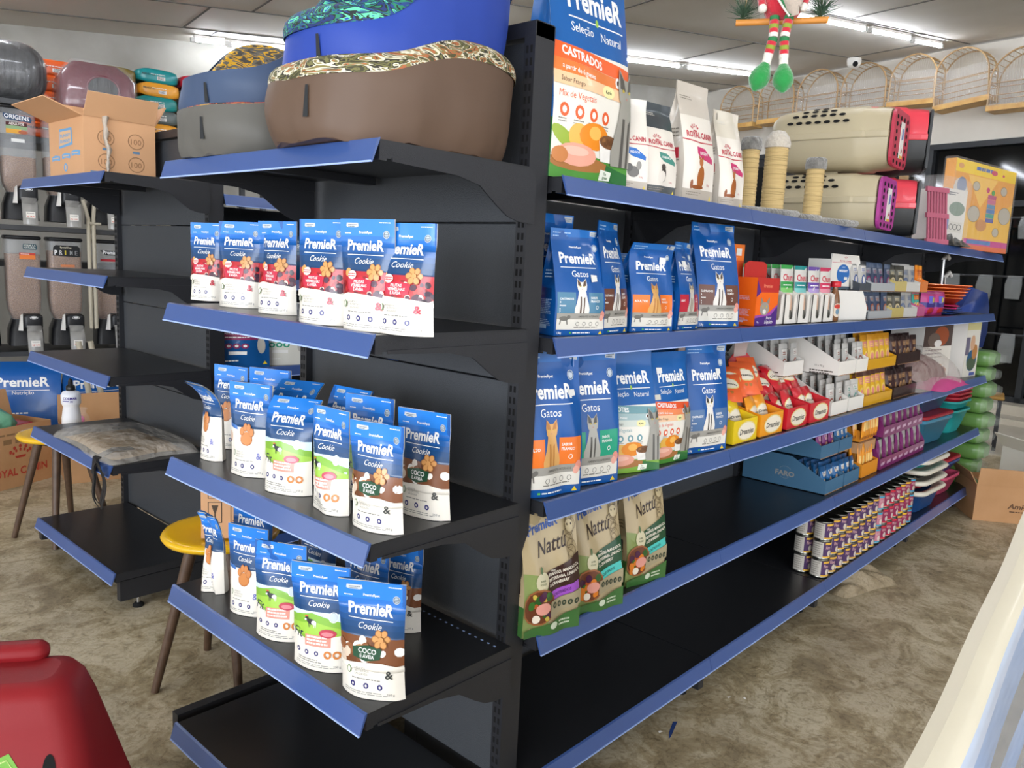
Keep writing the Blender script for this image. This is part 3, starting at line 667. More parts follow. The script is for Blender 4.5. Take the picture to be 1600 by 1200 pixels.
pouch('fit', 505, 800, z, 4, 'creased dog and grass snack pouch,' + S2 + ', right of its smoother twin', h=.212, w=.112, crease=3)
pouch('coco', 580, 830, z, 14, 'coconut snack pouch at the front edge,' + S2 + '', h=.208, w=.122, lean=-.04)
pouch('coco', 655, 808, z, 12, 'coconut snack pouch set back near the post,' + S2 + '', h=.218, w=.125, lean=-.06)
pouch('paw', 352, 700, z, 18, 'shaded plain-biscuit pouch in the second row,' + S2 + ', far end', h=.215, w=.115, lean=.02)
pouch('paw', 415, 716, z, 22, 'shaded snack pouch in the second row behind the tall plain-biscuit one' , h=.225, w=.12)
pouch('fit', 445, 733, z, 22, 'shaded pouch whose torn top shows between two front ones,' + S2, h=.22, w=.12, bend=.3)
pouch('fit', 527, 758, z, 10, 'rear pouch with a folded top behind the creased dog pouch,' + S2, h=.225, w=.12, bend=.15)
pouch('fit', 566, 784, z, 14, 'rear dog snack pouch peeping over the front coconut pouch', h=.225, w=.125)
z = EZ[3]
S3 = ' on the lowest pouch shelf'
pouch('paw', 326, 923, z, 0, 'twisted narrow plain-biscuit pouch' + S3 + ', far end', h=.205, w=.085, bend=-.12, crease=3)
pouch('paw', 380, 960, z, 20, 'plain-biscuit pouch with paw cookie' + S3 + ', second from the far end', h=.21, w=.112)
pouch('fit', 434, 1000, z, 30, 'dog and grass snack pouch with bright glare' + S3 + '', h=.22, w=.125, lean=-.03)
pouch('fit', 497, 1046, z, 28, 'dog and grass snack pouch' + S3 + ', beside the coconut one', h=.225, w=.13, lean=-.05)
pouch('coco', 577, 1090, z, 26, 'coconut snack pouch tilted back' + S3 + '', h=.24, w=.135, lean=-.1, twist=.1)
pouch('paw', 388, 915, z, 22, 'dark-shaded rear pouch' + S3 + ', behind the paw cookie one', h=.22, w=.12)
pouch('fit', 487, 950, z, 8, 'dark-shaded rear pouch' + S3 + ', behind the glaring dog one', h=.22, w=.125)
pouch('fit', 562, 1000, z, 12, 'dark-shaded rear pouch' + S3 + ', between the dog and coconut ones', h=.22, w=.125)
pouch('coco', 618, 985, z, 20, 'rearmost dark-shaded pouch' + S3 + ', right of the others', h=.2, w=.11)
# ------------------------------------------------------------------ cat food bags on the long run
def gbag(name, design, u, v, y, yaw, label, h=.32, w=.17, d=.065, tags=(), cat='pet food bag', group='cat food bags on the long run', z=None, zoff=0., **k):
    p = at(u, v, y=y) if z is None else at(u, v, z=z)
    zz = min(RZ, key=lambda q: abs(q - p[2])) if z is None else z
    th = -math.radians(yaw); m, G = gusset_mesh(w, h, d, design, seed=int(u), **k)
    o = m.build(name, None, (p[0] + math.sin(-th) * -.0, p[1] + d / 2, zz + .001 + zoff), th, label=label, cat=cat, group=group)
    for a, b in tags: price_tag(o, G, a, b)
    return o
SD = a_side('0d5199', 'a8c4e2', '0a3d78')
def gat(u, col, c1, c2, left, yaw, label, right='SABOR FRANGO', v=515, y=.03, **k):
    return gbag('cat_food_bag', a_gatos(col, c1, c2, left, right), u, v, y, yaw, label, back=SD, **k)
B1 = ' on the upper cat food shelf'
gat(866, '8a3d7f', 'b9b7b2', '77736d', 'ADULTOS', 8, 'magenta-panel blue cat food bag partly behind the corner post' + B1, h=.275, w=.15, y=.1, tags=[(.75, .82)])
gat(908, '4d7f9c', 'e6e1da', '5a4338', 'CASTRADOS 6 meses a 7 anos', 12, 'steel-blue-panel cat food bag second from the post' + B1, h=.24, w=.15, tags=[(.8, .55)])
gat(956, '6a4336', 'e6e1da', '4a3a32', 'CASTRADOS 6 meses a 7 anos', -6, 'brown-panel cat food bag, narrow and crumpled,' + B1, right='SABOR SALMÃO', h=.265, w=.14, twist=.2)
gat(1019, 'e8762a', 'd6a25f', 'b87a3c', 'ADULTOS', 10, 'orange-panel cat food bag with ginger cat' + B1, h=.23, w=.16, bend=-.15, tags=[(.8, .8)])
gat(1002, 'e8762a', 'b9b7b2', '77736d', 'ADULTOS', 30, 'bag half hidden behind the orange-panel one' + B1, h=.2, w=.14, y=.17)
gat(1072, 'b8283a', 'c9c2b6', '8a7a68', 'LIGHT', -4, 'red-panel narrow cat food bag' + B1, h=.235, w=.13, tags=[(.4, .75)], twist=.15)
gat(1123, '6a4336', 'e6e1da', '4a3a32', 'CASTRADOS 6 meses a 7 anos', 14, 'tallest brown-panel cat food bag' + B1, right='SABOR SALMÃO', h=.3, w=.18, y=.05, lean=.06)
B2 = ' on the second cat food shelf'
gat(862, 'e8762a', 'd6a25f', 'b87a3c', 'ADULTO', 14, 'largest orange-panel cat food bag by the post' + B2, right='SABOR FRANGO', h=.33, w=.18, d=.07, v=770, tags=[(.85, .72)])
gat(924, '1b9a78', 'a9a79f', '4c4a46', 'LIGHT', 14, 'green-panel light cat food bag with tabby' + B2, h=.325, w=.18, d=.07, v=752, tags=[(.12, .82)])
gbag('cat_food_bag', a_natural('FILHOTES', '6d9aa2', '9fb9bb', 'cfd6cc', 'de 2 a 12 meses', 3, '7aa93a'), 990, 742, .03, 18, 'kitten formula bag with teal bands and vegetables' + B2, h=.31, w=.185, lean=.12, back=SD, side='0d5199', sidelow='d9d4c6')
gbag('cat_food_bag', a_natural('CASTRADOS', 'e4572b', 'ee8d5c', 'f2c7a0', 'a partir de 6 meses', 1), 1046, 720, .03, 6, 'neutered cat bag with red bands and orange vegetables' + B2, h=.305, w=.165, back=SD, sidelow='d9d4c6', tags=[(.25, .85)])
gbag('cat_food_bag', a_natural('CASTRADOS', 'e4572b', 'ee8d5c', 'f2c7a0', 'a partir de 6 meses', 1), 1026, 712, .17, 20, 'rear bag with a red band, half hidden behind the front red-banded one', h=.31, w=.15, back=SD, sidelow='d9d4c6')
gat(1105, '4d6f9c', 'e6e1da', '3a3430', 'CASTRADOS 6 meses a 7 anos', 12, 'slate-blue-panel cat food bag beside the yellow treats' + B2, h=.315, w=.175, v=700, tags=[(.8, .78)])
B3 = ' on the third shelf of the run'
SK = a_side('b8a57f', '6d5c3e', '2a1710')
gbag('cat_food_bag', a_nattu('3a2018', 'a054c0', 0), 862, 1000, .0, 14, 'kraft paper cat food bag with brown panel and purple strip by the post', h=.29, w=.16, side='b8a57f', sidelow='3c6a33', back=SK)
gbag('cat_food_bag', a_nattu('1d4a2c', '4cc2b8', 1), 938, 950, .0, 14, 'kraft paper cat food bag with green panel, middle of three, side visible', h=.285, w=.15, side='b8a57f', back=SK, lean=.04)
gbag('cat_food_bag', a_nattu('1d4a2c', '4cc2b8', 1), 1008, 908, .02, 10, 'kraft paper cat food bag with green panel, last before the empty shelf', h=.29, w=.155, side='b8a57f', sidelow='3c6a33', back=SK)
gbag('cat_food_bag', a_nattu('1d4a2c', '4cc2b8', 1), 905, 945, .12, -25, 'kraft paper bag turned sideways behind the middle one, teal strip', h=.29, w=.15, side='b8a57f', back=SK)
gbag('cat_food_bag', a_nattu('1d4a2c', '4cc2b8', 1), 968, 922, .14, -20, 'rear kraft paper bag between the two green-panel ones', h=.28, w=.14, side='b8a57f', back=SK)
# top shelf of the run
o = gbag('cat_food_sack', a_natural('CASTRADOS', 'e8612a', 'e07a38', 'eec49a', 'a partir de 6 meses', 2), 922, 265, .03, 2, 'huge cat food sack with grey kitten, standing beside the corner post', h=.488, w=.27, d=.1, side='105aa2', sidelow='2c6b36', fold=.68, group='bags on the top shelf')
SR = a_side('e6dfd4', '8a8378', 'b8233a')
def rc(u, v, top, panel, word, an, yaw, label, y=.03, **k): return gbag('pet_food_bag', a_royal(top, panel, word, an, k.pop('bottom', 'b7ada0')), u, v, y, yaw, label, side='d8d0c4', back=SR, group='bags on the top shelf', **k)
rc(990, 285, 'e6dfd4', '2f6fc0', 'INDOOR', 'kit', 20, 'white pet food bag with small blue panel, leaning beside the huge sack', h=.215, w=.1, d=.07, lean=.0, twist=-.2)
rc(1033, 298, '3f464b', '3f8a7c', 'HAIRBALL', 'kitten', 8, 'pet food bag with dark grey top and teal panel', h=.225, w=.115, d=.075, bottom='55595a')
rc(1090, 306, 'c9c0b4', 'c42768', 'EXIGENT', 'cat', 6, 'taller cream bag with pink panel and brown cat, folded beige top', h=.305, w=.135, d=.085)
rc(1142, 314, 'd8d0c0', 'c42768', 'EXIGENT', 'cat', 8, 'cream bag with pink panel, right of its taller twin', h=.265, w=.115, d=.08)
gbag('pet_food_bag', a_side('1d5a38', 'cfe0d0', 'e8e8e0'), 1005, 290, .2, 10, 'dark green pet food bag behind the grey-topped one', h=.27, w=.16, d=.08, side='1a5a38', group='bags on the top shelf', bend=.3)
# ------------------------------------------------------------------ cloth patterns
def patchy(name, cols, scale, rough=.7, stretch=(1, 1, 3), dist=2.5):
    m = bpy.data.materials.new(name); m.use_nodes = True; nt = m.node_tree; N = nt.nodes; L = nt.links; b = N['Principled BSDF']
    tc = N.new('ShaderNodeTexCoord'); mp = N.new('ShaderNodeMapping'); mp.inputs['Scale'].default_value = stretch; n = N.new('ShaderNodeTexNoise')
    n.inputs['Scale'].default_value = scale; n.inputs['Detail'].default_value = 2; n.inputs['Distortion'].default_value = dist
    r = N.new('ShaderNodeValToRGB'); r.color_ramp.interpolation = 'CONSTANT'; e = r.color_ramp.elements
    while len(e) < len(cols): e.new(.5)
    for k, c in enumerate(cols): e[k].position = 0 if k == 0 else .3 + .4 * k / len(cols); e[k].color = lin(c) + (1,)
    L.new(tc.outputs['Object'], mp.inputs[0]); L.new(mp.outputs[0], n.inputs['Vector']); L.new(n.outputs['Fac'], r.inputs[0]); L.new(r.outputs[0], b.inputs['Base Color'])
    b.inputs['Roughness'].default_value = rough; MATS[name] = m; return name
patchy('camo_olive', ['3c3a22', '6d6a3c', '2e2b20', 'd9d2bb', '7c7442', 'a8603a', '4c4a2c'], 16)
patchy('leaf_blue', ['122a66', '0f2018', '1f7a5a', '16397a', '101c1c', '5fd0a0', '1a3fa0'], 15)
patchy('yellow_grey', ['4b4a48', 'd9a92a', '6c6a66', '4b4a48'], 14)
patchy('red_orange', ['b83a2a', '2a1a1a', 'd9672a', '8a2a2a', 'd9a02a'], 22)
for nm, c in (('leather_brown', '5e4a3c'), ('leather_blue', '23409a'), ('leather_navy', '3c4d6a'), ('leather_grey', '5d5b56')):
    mat(nm, c, .55, bump=.25, bscale=7, detail=2, spec=.45, bdist=.03)
mat('bed_base', '1d2023', .7)
def pet_bed(cx, cy, z, ax, ay, h0, h1, cover, lining, label, rz=0., seed=1, flare=.02, rim_r=.018):
    R = random.Random(seed); N_ = 72; t = empty('pet_bed', (cx, cy, z), rz, label, 'pet bed', 'pet beds stacked on the end unit')
    ph = [R.random() * 6 for _ in range(4)]
    def pt(k, f, inset=0., dz=0.):        # f: 0 at the foot, 1 at the rim
        a = 2 * PI * k / N_; e = 2.6; c, s = math.cos(a), math.sin(a)
        rr = 1 / (abs(c) ** e + abs(s) ** e) ** (1 / e)
        x = rr * c; q = (x + 1) / 2; sm = 1 / (1 + math.exp(-(q - .33) * 12))
        h = h0 + (h1 - h0) * sm - .18 * (h1 - h0) * max(0, q - .7) / .3
        g = math.sin(9 * a + ph[0]) * .5 + math.sin(17 * a + ph[1]) * .35 + math.sin(29 * a + ph[2]) * .3
        w = .0045 * g * (1 - f) ** 1.2 + .003 * math.sin(3 * a + 5 * f + ph[3])
        bul = .006 * math.sin(PI * f) + flare * f * (.2 + .8 * q) - .006 * (1 - f) ** 8
        return ((ax - inset + bul + w) * x, (ay - inset + bul + w) * rr * s, h * f + dz + (.004 * g * (1 - f) ** 4 if f < .3 else 0))
    m = MB(); nf = 12
    m.loft([[pt(k, j / nf) for k in range(N_)] for j in range(nf + 1)], cover, True, False); m.build('outer_cover', t)
    m = MB(); rim = []
    for j in range(9):
        b = PI * (j / 8 * 1.25 - .12); rim.append([pt(k, 1, .014 - rim_r * .8 * math.cos(b), rim_r * 1.2 * math.sin(b) - .006) for k in range(N_)])
    rim.append([pt(k, .45, .05) for k in range(N_)]); rim.append([pt(k, .3, .07) for k in range(N_)])
    m.loft(rim, lining, False, True); m.build('padded_rim', t)
    k = int(N_ * .553); m = MB(); p, q = Vector(pt(k, .3)), Vector(pt(k, .75)); n = Vector((p.x, p.y, 0)).normalized() * .004; s = Vector((-n.y, n.x, 0)).normalized() * .006
    m.add([p + n - s, p + n + s, q + n + s * .5, q + n - s * .5], [(0, 1, 2, 3)], 'bed_base'); m.build('fabric_tag', t)
    return t
pet_bed(-.222, .215, EZ[0] + .003, .222, .19, .12, .185, 'leather_brown', 'camo_olive', 'brown faux-leather pet bed with camouflage rim, under the bright blue bed', seed=3, rim_r=.021)
pet_bed(-.222, .205, EZ[0] + .09, .2, .165, .118, .27, 'leather_blue', 'leaf_blue', 'bright blue pet bed with green leaf-print rim, on top of the brown bed', seed=5, rim_r=.024)
pet_bed(-.21, .64, EZ[0] + .003, .21, .19, .1, .15, 'leather_grey', 'red_orange', 'grey pet bed with red and orange rim, under the navy bed', seed=7, rim_r=.01)
pet_bed(-.2, .645, EZ[0] + .085, .21, .185, .085, .235, 'leather_navy', 'yellow_grey', 'navy pet bed with yellow and grey rim, on top of the grey bed', seed=9, rim_r=.008)
# ------------------------------------------------------------------ open box on the second end unit
mat('card_pale', 'd0a076', .75, bump=.04, bscale=50); mat('foil_strip', 'cfc6b8', .18, bump=1., bscale=30, alpha=.6, spec=.9, bdist=.02)  # paler board colour than card, for the printed cartons
def carton(name, loc, rz, w, d, h, label, cat='cardboard box', flaps=(), mats='card', art=None, art2=None, th=.004, group=None, close=False):
    """w along x, d along y, front at y=0; flaps: list of (side, angle from level, length)"""
    t = empty(name, loc, rz, label, cat, group); m = MB()
    m.box((0, 0, 0), (w, d, th), mats)
    for a, b in (((0, 0, th), (w, th, h)), ((0, d - th, th), (w, d, h)), ((0, th, th), (th, d - th, h)), ((w - th, th, th), (w, d - th, h))): m.box(a, b, mats)
    if close: m.box((0, 0, h), (w, d, h + th), mats)
    if art: flat_art(m, (0, 0, 0), (w, 0, 0), (0, 0, h), art)
    if art2: flat_art(m, (0, d, 0), (0, -d, 0), (0, 0, h), art2)
    m.build('carton_body', t)
    for s, ang, L_ in flaps:
        a = math.radians(ang); c, q = math.cos(a) * L_, math.sin(a) * L_; m = MB()
        p = {'f': [(0, 0, h), (w, 0, h), (w - .004, -c, h + q), (.004, -c, h + q)], 'b': [(w, d, h), (0, d, h), (.004, d + c, h + q), (w - .004, d + c, h + q)],
             'l': [(0, d, h), (0, 0, h), (-c, .004, h + q), (-c, d - .004, h + q)], 'r': [(w, 0, h), (w, d, h), (w + c, d - .004, h + q), (w + c, .004, h + q)]}[s]
        p = [Vector(k) for k in p]; n = (p[1] - p[0]).cross(p[3] - p[0]).normalized() * th
        m.loft([p, [k + n for k in p]], mats, True, True, False); m.build('flap', t)
    return t
def art_dino1():
    a = Art(.39 / .245, K); B = '6fa3cf'
    a.poly([(.3, .52), (.7, .56), (.68, .84), (.32, .84)], B); a.poly([(.32, .56), (.66, .6), (.65, .8), (.34, .8)], 'd9b48c'); a.text(.35, .7, 'FUNNY', .07, B, w=.29, bold=.03); a.text(.35, .61, 'BUNNY', .07, B, w=.29, bold=.03)
    for x, y in ((.08, .32), (.38, .34), (.66, .37)): a.poly([(x, y), (x + .1, y + .02), (x + .24, y), (x + .24, y + .08), (x + .1, y + .1), (x, y + .08)], B); a.bars(x + .03, y + .04, x + .2, 1, .03, .02, 'd9b48c', 1)
    a.ell(.48, .2, .09, .07, B); a.ell(.48, .2, .04, .04, 'd9b48c'); return a
def art_dino2():
    a = Art(.27 / .245, K); B = '96704e'
    for x in (.3, .72):
        for y in (.68, .3): a.ring(x, y, .13, .015, B); a.text(x, y - .05, '100', .13, B, al='c'); a.rect(x - .05, y - .2, x + .05, y - .16, '5d7f9c')
    a.rect(.08, .1, .2, .13, '5d7f9c'); return a
ob = carton('open_cardboard_box', (-.085, 2.225, GZ[0] + .002), 0, .27, .37, .232, 'open cardboard box with pale blue printing on the second end unit', flaps=(('l', 20, .14), ('f', 62, .095), ('b', 70, .09), ('r', 60, .09)), mats='card_pale', art=art_dino2(), art2=art_dino1())
R = random.Random(4); m = MB(); pts = [(.08 + R.uniform(-.006, .006), -.012, .235 - k * .02) for k in range(12)]
m.loft([[(x - .012 + .01 * (k / 12), y, z), (x, y - .008 - .006 * (k % 2), z + .004), (x + .014 - .006 * (k % 3), y - .002, z), (x, y + .004, z)] for k, (x, y, z) in enumerate(pts)], 'foil_strip', True, True); m.build('crumpled_tape', ob)
# ------------------------------------------------------------------ wrapped item, strap, on the second end unit
mat('film_milky', 'efe9df', .14, alpha=.3, bump=.8, bscale=22, spec=.8, bdist=.03)
mat('tan_cloth', 'a98f6a', .9, bump=.3, bscale=120); mat('black_webbing', '1d1b1b', .7, bump=.3, bscale=300)
def blanket(nx, ny, f, m_, mb=None):
    mb = mb or MB(); mb.grid([[f(i / nx, j / ny) for j in range(ny + 1)] for i in range(nx + 1)], m_); return mb
R = random.Random(8); WB = wob(R, 6, .006, 9)
def lump(cx, cy, z, lx, ly, h, Wv, rz=0., p=.45):
    def f(u, v):
        e = (max(0, 1 - (2 * u - 1) ** 2)) ** p * (max(0, 1 - (2 * v - 1) ** 2)) ** p
        x, y = (u - .5) * lx * (1 + .05 * math.sin(7 * v)), (v - .5) * ly * (1 + .06 * math.sin(6 * u + 1)); c, s = math.cos(rz), math.sin(rz)
        return (cx + x * c - y * s, cy + x * s + y * c, z + .001 + max(0, e * h + wv(Wv, u, v) * e))
    return f
t = empty('wrapped_garment', (0, 0, 0), 0, 'folded tan garment in a clear plastic bag lying on the second end unit', 'packaged garment')
blanket(20, 14, lump(.0, 2.14, GZ[3], .27, .46, .03, wob(random.Random(8), 4, .002, 5)), 'tan_cloth').build('garment', t)
blanket(26, 20, lump(-.0, 2.13, GZ[3], .34, .58, .062, wob(R, 6, .004, 9), p=.3), 'film_milky').build('plastic_bag', t)
t = empty('webbing_strap', (0, 0, 0), 0, 'black webbing strap looped over the blue rail, beneath the bagged garment', 'strap')
def strap(pts, w, name, par):
    m = MB(); V = [Vector(p) for p in pts]; r0 = []; 
    for i, p in enumerate(V):
        tt = (V[min(i + 1, len(V) - 1)] - V[max(i - 1, 0)]).normalized(); sd = Vector((.12, 1, 0)).normalized() * w / 2 if i else Vector((0, w / 2, 0)); nn = tt.cross(sd).normalized() * .0012
        r0.append([p - sd - nn, p + sd - nn, p + sd + nn, p - sd + nn])
    m.loft(r0, 'black_webbing', True, True, False); return m.build(name, par)
def loop(y0, dy, r, z0, x0, n=22): return [(x0 - .004 * math.sin(k), y0 + dy * math.sin(2 * PI * k / n), z0 - r + r * math.cos(2 * PI * k / n)) for k in range(n + 1)]
strap([(-.05, 1.93, GZ[3] + .03), (-.12, 1.93, GZ[3] + .034), (-.185, 1.93, GZ[3] + .01), (-.192, 1.93, GZ[3] - .05)], .05, 'folded_end', t)
strap(loop(1.86, .055, .085, GZ[3] + .01, -.2), .022, 'outer_loop', t); strap(loop(1.875, .04, .075, GZ[3] + .0, -.195), .022, 'inner_loop', t)
# ------------------------------------------------------------------ yellow stools
mat('yellow_plastic', 'e6b414', .25, coat=.4); mat('leg_brown', '5a4433', .45, var='4d392a', vscale=30)
def stool(c, h, label, rz=0., nl=4, fr=.2):
    t = empty('round_stool', (c[0], c[1], 0), rz, label, 'stool', 'yellow stools')
    m = MB(); m.lathe([(.04, h - .028), (.14, h - .03), (.168, h - .022), (.175, h - .01), (.168, h - .001), (.15, h + .001), (.1, h - .004), (.02, h - .006)], 'yellow_plastic', 32); m.build('seat', t)
    m = MB(); m.lathe([(.06, h - .05), (.1, h - .045), (.1, h - .03)], 'dark_plastic', 16); m.build('seat_mount', t)
    for k in range(nl):
        a = 2 * PI * (k + .5) / nl; m = MB(); m.tube([(.085 * math.cos(a), .085 * math.sin(a), h - .035), (fr * math.cos(a), fr * math.sin(a), .002)], [.019, .012], 'leg_brown', 12); m.build('leg', t)
    return t
stool((-.02, 2.80), .49, 'yellow round stool behind the second end unit, with a white bottle on it', .3)
stool((-.1, 1.15), .49, 'yellow round stool between the two end units, carton on it', .55, fr=.2)
def art_ship():
    a = Art(1.1, K); k = '4a3a2c'
    for x, y in ((.1, .28), (.42, .2), (.1, .72)): a.rect(x, y, x + .2, y + .38 if y < .5 else y + .16, k); a.rect(x + .012, y + .012, x + .188, (y + .38 if y < .5 else y + .16) - .012, 'd0a076')
    a.poly([(.15, .6), (.25, .6), (.21, .45), (.21, .34), (.24, .32), (.16, .32), (.19, .34), (.19, .45)], k); a.text(.52, .36, '8', .2, k, al='c', bold=.01)
    for y in (.31, .27, .23): a.rect(.45, y, .59, y + .015, k)
    a.text(.7, .62, 'PremieR', .08, k, bold=.02); a.text(.74, .47, 'Cookie', .1, k, shear=.3); return a
carton('snack_carton', (-.19, 1.10, .4935), math.radians(-38), .2, .16, .17, 'pale snack carton with a glass symbol, standing on the yellow stool', mats='card_pale', art=art_ship(), close=True)
mat('bottle_white', 'e9ebf2', .3, alpha=.95); mat('label_violet', '3c2f8a', .5)
t = empty('squirt_bottle', (.03, 2.80, .492), 0, 'white alcohol bottle with black cap on the rear yellow stool', 'bottle')
m = MB(); m.lathe([(.038, 0), (.041, .006), (.04, .06), (.033, .11), (.036, .118), (.041, .126), (.041, .165), (.034, .178), (.016, .185)], 'bottle_white', 24)
a = Art(2.2, K); a.text(.05, .5, 'COLMAR', .5, '3c2f8a', w=.9, bold=.03); a.text(.5, .05, '70', .4, '3c2f8a', bold=.03); a.rect(.0, .2, .45, .32, '3c2f8a')
def cyl_art(mb, c, r, z0, z1, a0, a1, art, n=10):
    sheet_art(mb, [[(c[0] + r * math.cos(a0 + (a1 - a0) * i / n), c[1] + r * math.sin(a0 + (a1 - a0) * i / n), c[2] + z) for z in (z0, z1)] for i in range(n + 1)], art)
cyl_art(m, (0, 0, 0), .0415, .132, .162, math.radians(200), math.radians(290), a); m.build('bottle_body', t)
m = MB(); m.lathe([(.018, .184), (.02, .188), (.019, .205), (.011, .21), (.009, .23), (.004, .24)], 'dark_plastic', 16); m.build('cap', t)
# ------------------------------------------------------------------ dispenser wall
mat('kibble', '8d6447', .85, bump=1., bscale=220, detail=2, var='b58b68', vscale=160, bdist=.01)
mat('bin_clear', 'cfd3d6', .12, alpha=.22, spec=.7); mat('bin_grey', '8e8f8c', .35, alpha=.8); mat('chute', 'b9b7b2', .2, alpha=.55, spec=.8); mat('bin_black', '1a1b1e', .4)
def dispenser(n, w, z, label, fill, art=None, first=None, tagc='c8452f'):
    p = room(n, w, z)
    t = empty('food_dispenser', p, RA, label, 'food dispenser', 'bulk pet food dispensers on the rack')
    W_, D_ = .205, .2
    def ring(z, x0, y0, y1, r=.03): return [(q[0], q[1], z) for q in rrect(-x0, y0, x0, y1, r, 4)]
    prof = [(.70, .5), (.60, .5), (.3, .5), (.2, .49), (.12, .46)]
    m = MB(); m.loft([ring(.16, W_ * .36, .02, D_ * .8), ring(.22, W_ * .45, .0, D_ * .95), ring(.3, W_ * .48, 0, D_), ring(.68, W_ * .48, 0, D_)], 'bin_grey' if fill > .95 else 'bin_clear', False, False); b = m.build('clear_bin', t)
    if art: m = MB(); flat_art(m, (-W_ * .4, -.0, .4), (W_ * .8, 0, 0), (0, 0, .26), art, base=.001); m.build('bin_label', b)
    f = .3 + .36 * min(fill, .93); m = MB(); i = .006
    m.loft([ring(.17, W_ * .33, .03, D_ * .76), ring(.22, W_ * .42, i, D_ * .93), ring(.3, W_ * .455, i, D_ - i), ring(f, W_ * .455, i, D_ - i)], 'kibble', True, True); m.build('dry_food', t)
    m = MB(); m.rbox((-W_ * .5, -.006, .68), (W_ * .5, D_ + .005, .705), .02, 'bin_black'); m.build('lid', t)
    m = MB(); m.loft([ring(.0, W_ * .48, -.02, D_), ring(.1, W_ * .46, -.01, D_), ring(.17, W_ * .36, .02, D_ * .8)], 'bin_black', True, True); m.build('stand', t)
    x0 = .035; m = MB(); m.rbox((x0 - .06, -.1, .11), (x0 + .05, .03, .21), .022, 'bin_black', n=4)
    m.lathe([(.026, 0), (.026, .002)], 'white_board', 16, (0, 0, 0), 1, .45) if 0 else None
    a = Art(2.2, K); a.ell(.5, .5, .9, .42, 'd9d9d9', 20); a.ell(.5, .5, .8, .32, '2a2a2a', 20); a.ell(.5, .5, .6, .2, 'd9d9d9', 16); flat_art(m, (x0 - .03, -.1, .175), (.055, 0, 0), (0, 0, .025), a, base=.001)
    m.poly([(x0 - .085, -.03, .1), (x0 - .06, -.06, .1), (x0 - .06, -.06, .21), (x0 - .07, -.03, .2)], 'white_board'); m.build('valve_housing', t)
    m = MB(); sc = [(-.085, .125, .03), (-.135, .115, .042), (-.155, .06, .042), (-.155, -.03, .04)]
    m.loft([[(x0 - .005 + a * w_, y + b * .02, z_ + b * .02 * (1 if y > -.15 else .0)) for a, b in ((-1, -1), (1, -1), (1, 1), (-1, 1))] for y, z_, w_ in sc], 'chute', True, True); 
    q = Art(1.3, K); q.rect(0, 0, 1, 1, 'e6e2da'); q.bars(.1, .7, .9, 1, .1, .1, '777777', 1); q.text(.1, .15, 'R$ 14,90', .0, tagc, w=.8, bold=.02) ; flat_art(m, (x0 - .03, -.1765, .01), (.05, 0, 0), (0, 0, .038), q, base=.002); m.build('dispensing_chute', t)
    return t
def lab(kind):
    a = Art(.164 / .26, K)
    if kind == 'origens':
        a.poly([(.02, .96), (.9, .92), (.96, .86), (.94, .78), (.1, .82), (.02, .88)], '1f3c5c'); a.text(.06, .85, 'ORIGENS', 0, 'f0f0f0', w=.82, bold=.02, slope=-.04)
        a.rect(.1, .68, .8, .76, '4a1a1e'); a.text(.2, .7, 'ADULTOS', 0, 'f0e8e0', w=.5, bold=.03); a.rect(.1, .6, .8, .68, '8aa67a'); a.rect(.1, .5, .6, .6, 'd9a03a'); a.ell(.66, .54, .1, .04, 'a85a3c'); a.rect(.26, .3, .7, .38, 'd9d9d6')
    elif kind == 'formula':
        a.poly([(.5, .98), (.92, .98), (.96, .93), (.96, .84), (.5, .84), (.48, .9)], '1d4450'); a.text(.52, .92, 'FÓRMULA', 0, 'e6e6e0', w=.4, bold=.02); a.text(.52, .865, 'NATURAL', 0, 'e6e6e0', w=.4, bold=.02)
        a.rect(.36, .7, .9, .76, 'c23a30'); a.rect(.36, .6, .9, .7, 'e07a35'); a.bars(.4, .72, .7, 1, .1, .015, 'f0e0d0', 1)
    elif kind == 'prime':
        a.poly([(.14, .98), (.92, .98), (1, .93), (1, .7), (.04, .72), (.06, .93)], '17181a'); a.text(.5, .91, 'Special Dog', 0, 'e6dcc0', w=.4, bold=.02, al='c')
        for k, (ch, c) in enumerate(zip('PR1ME', ('f2f2f2', 'd9d9d9', 'c9b83a', '9a9c9e', '8a8c8e'))): a.text(.1 + k * .18, .745, ch, .16, c, w=.1 if ch != '1' else .05, bold=.015)
        a.rect(.3, .44, .8, .5, 'c9784a'); a.rect(.4, .32, .8, .39, 'e3e0da')
    else:
        a.poly([(.1, .9), (.95, .9), (.95, .78), (.3, .78)], '1a1a1c'); a.text(.2, .81, 'Premiatta', 0, 'f0f0f0', w=.7, bold=.03); a.rect(.1, .62, .95, .68, 'a8242f')
    return a
DW = 4.72
D1 = 'bulk food dispenser in the '
for k, (n, lb, fill, lbl) in enumerate(((-.44, 'origens', .2, 'tall smoky ' + D1 + 'upper row with a navy oval label'), (-.2, None, .3, D1 + 'upper row, largely behind the open cardboard box'), (.04, None, .3, 'dark ' + D1 + 'upper row, rightmost, beside the beige pipes'), (-.68, None, .3, D1 + 'upper row, cut off by the picture edge'))):
    dispenser(n, DW, 1.47, lbl, fill if lb != 'origens' else .25, lab(lb) if lb else None)
for k, (n, lb, fill, lbl) in enumerate(((-.44, 'formula', .8, 'kibble-filled ' + D1 + 'lower row with small teal label'), (-.2, 'prime', .88, 'kibble-filled ' + D1 + 'lower row with a black PR1ME label'), (.07, 'prem', .22, 'nearly empty ' + D1 + 'lower row, right of the beige pipes'), (-.68, None, .7, 'kibble-filled ' + D1 + 'lower row, cut off by the picture edge'))):
    dispenser(n, DW, .665, lbl, fill, lab(lb) if lb else None)
mat('rack_grey', '3c3d3f', .5); mat('pipe_beige', 'b3ab98', .5)
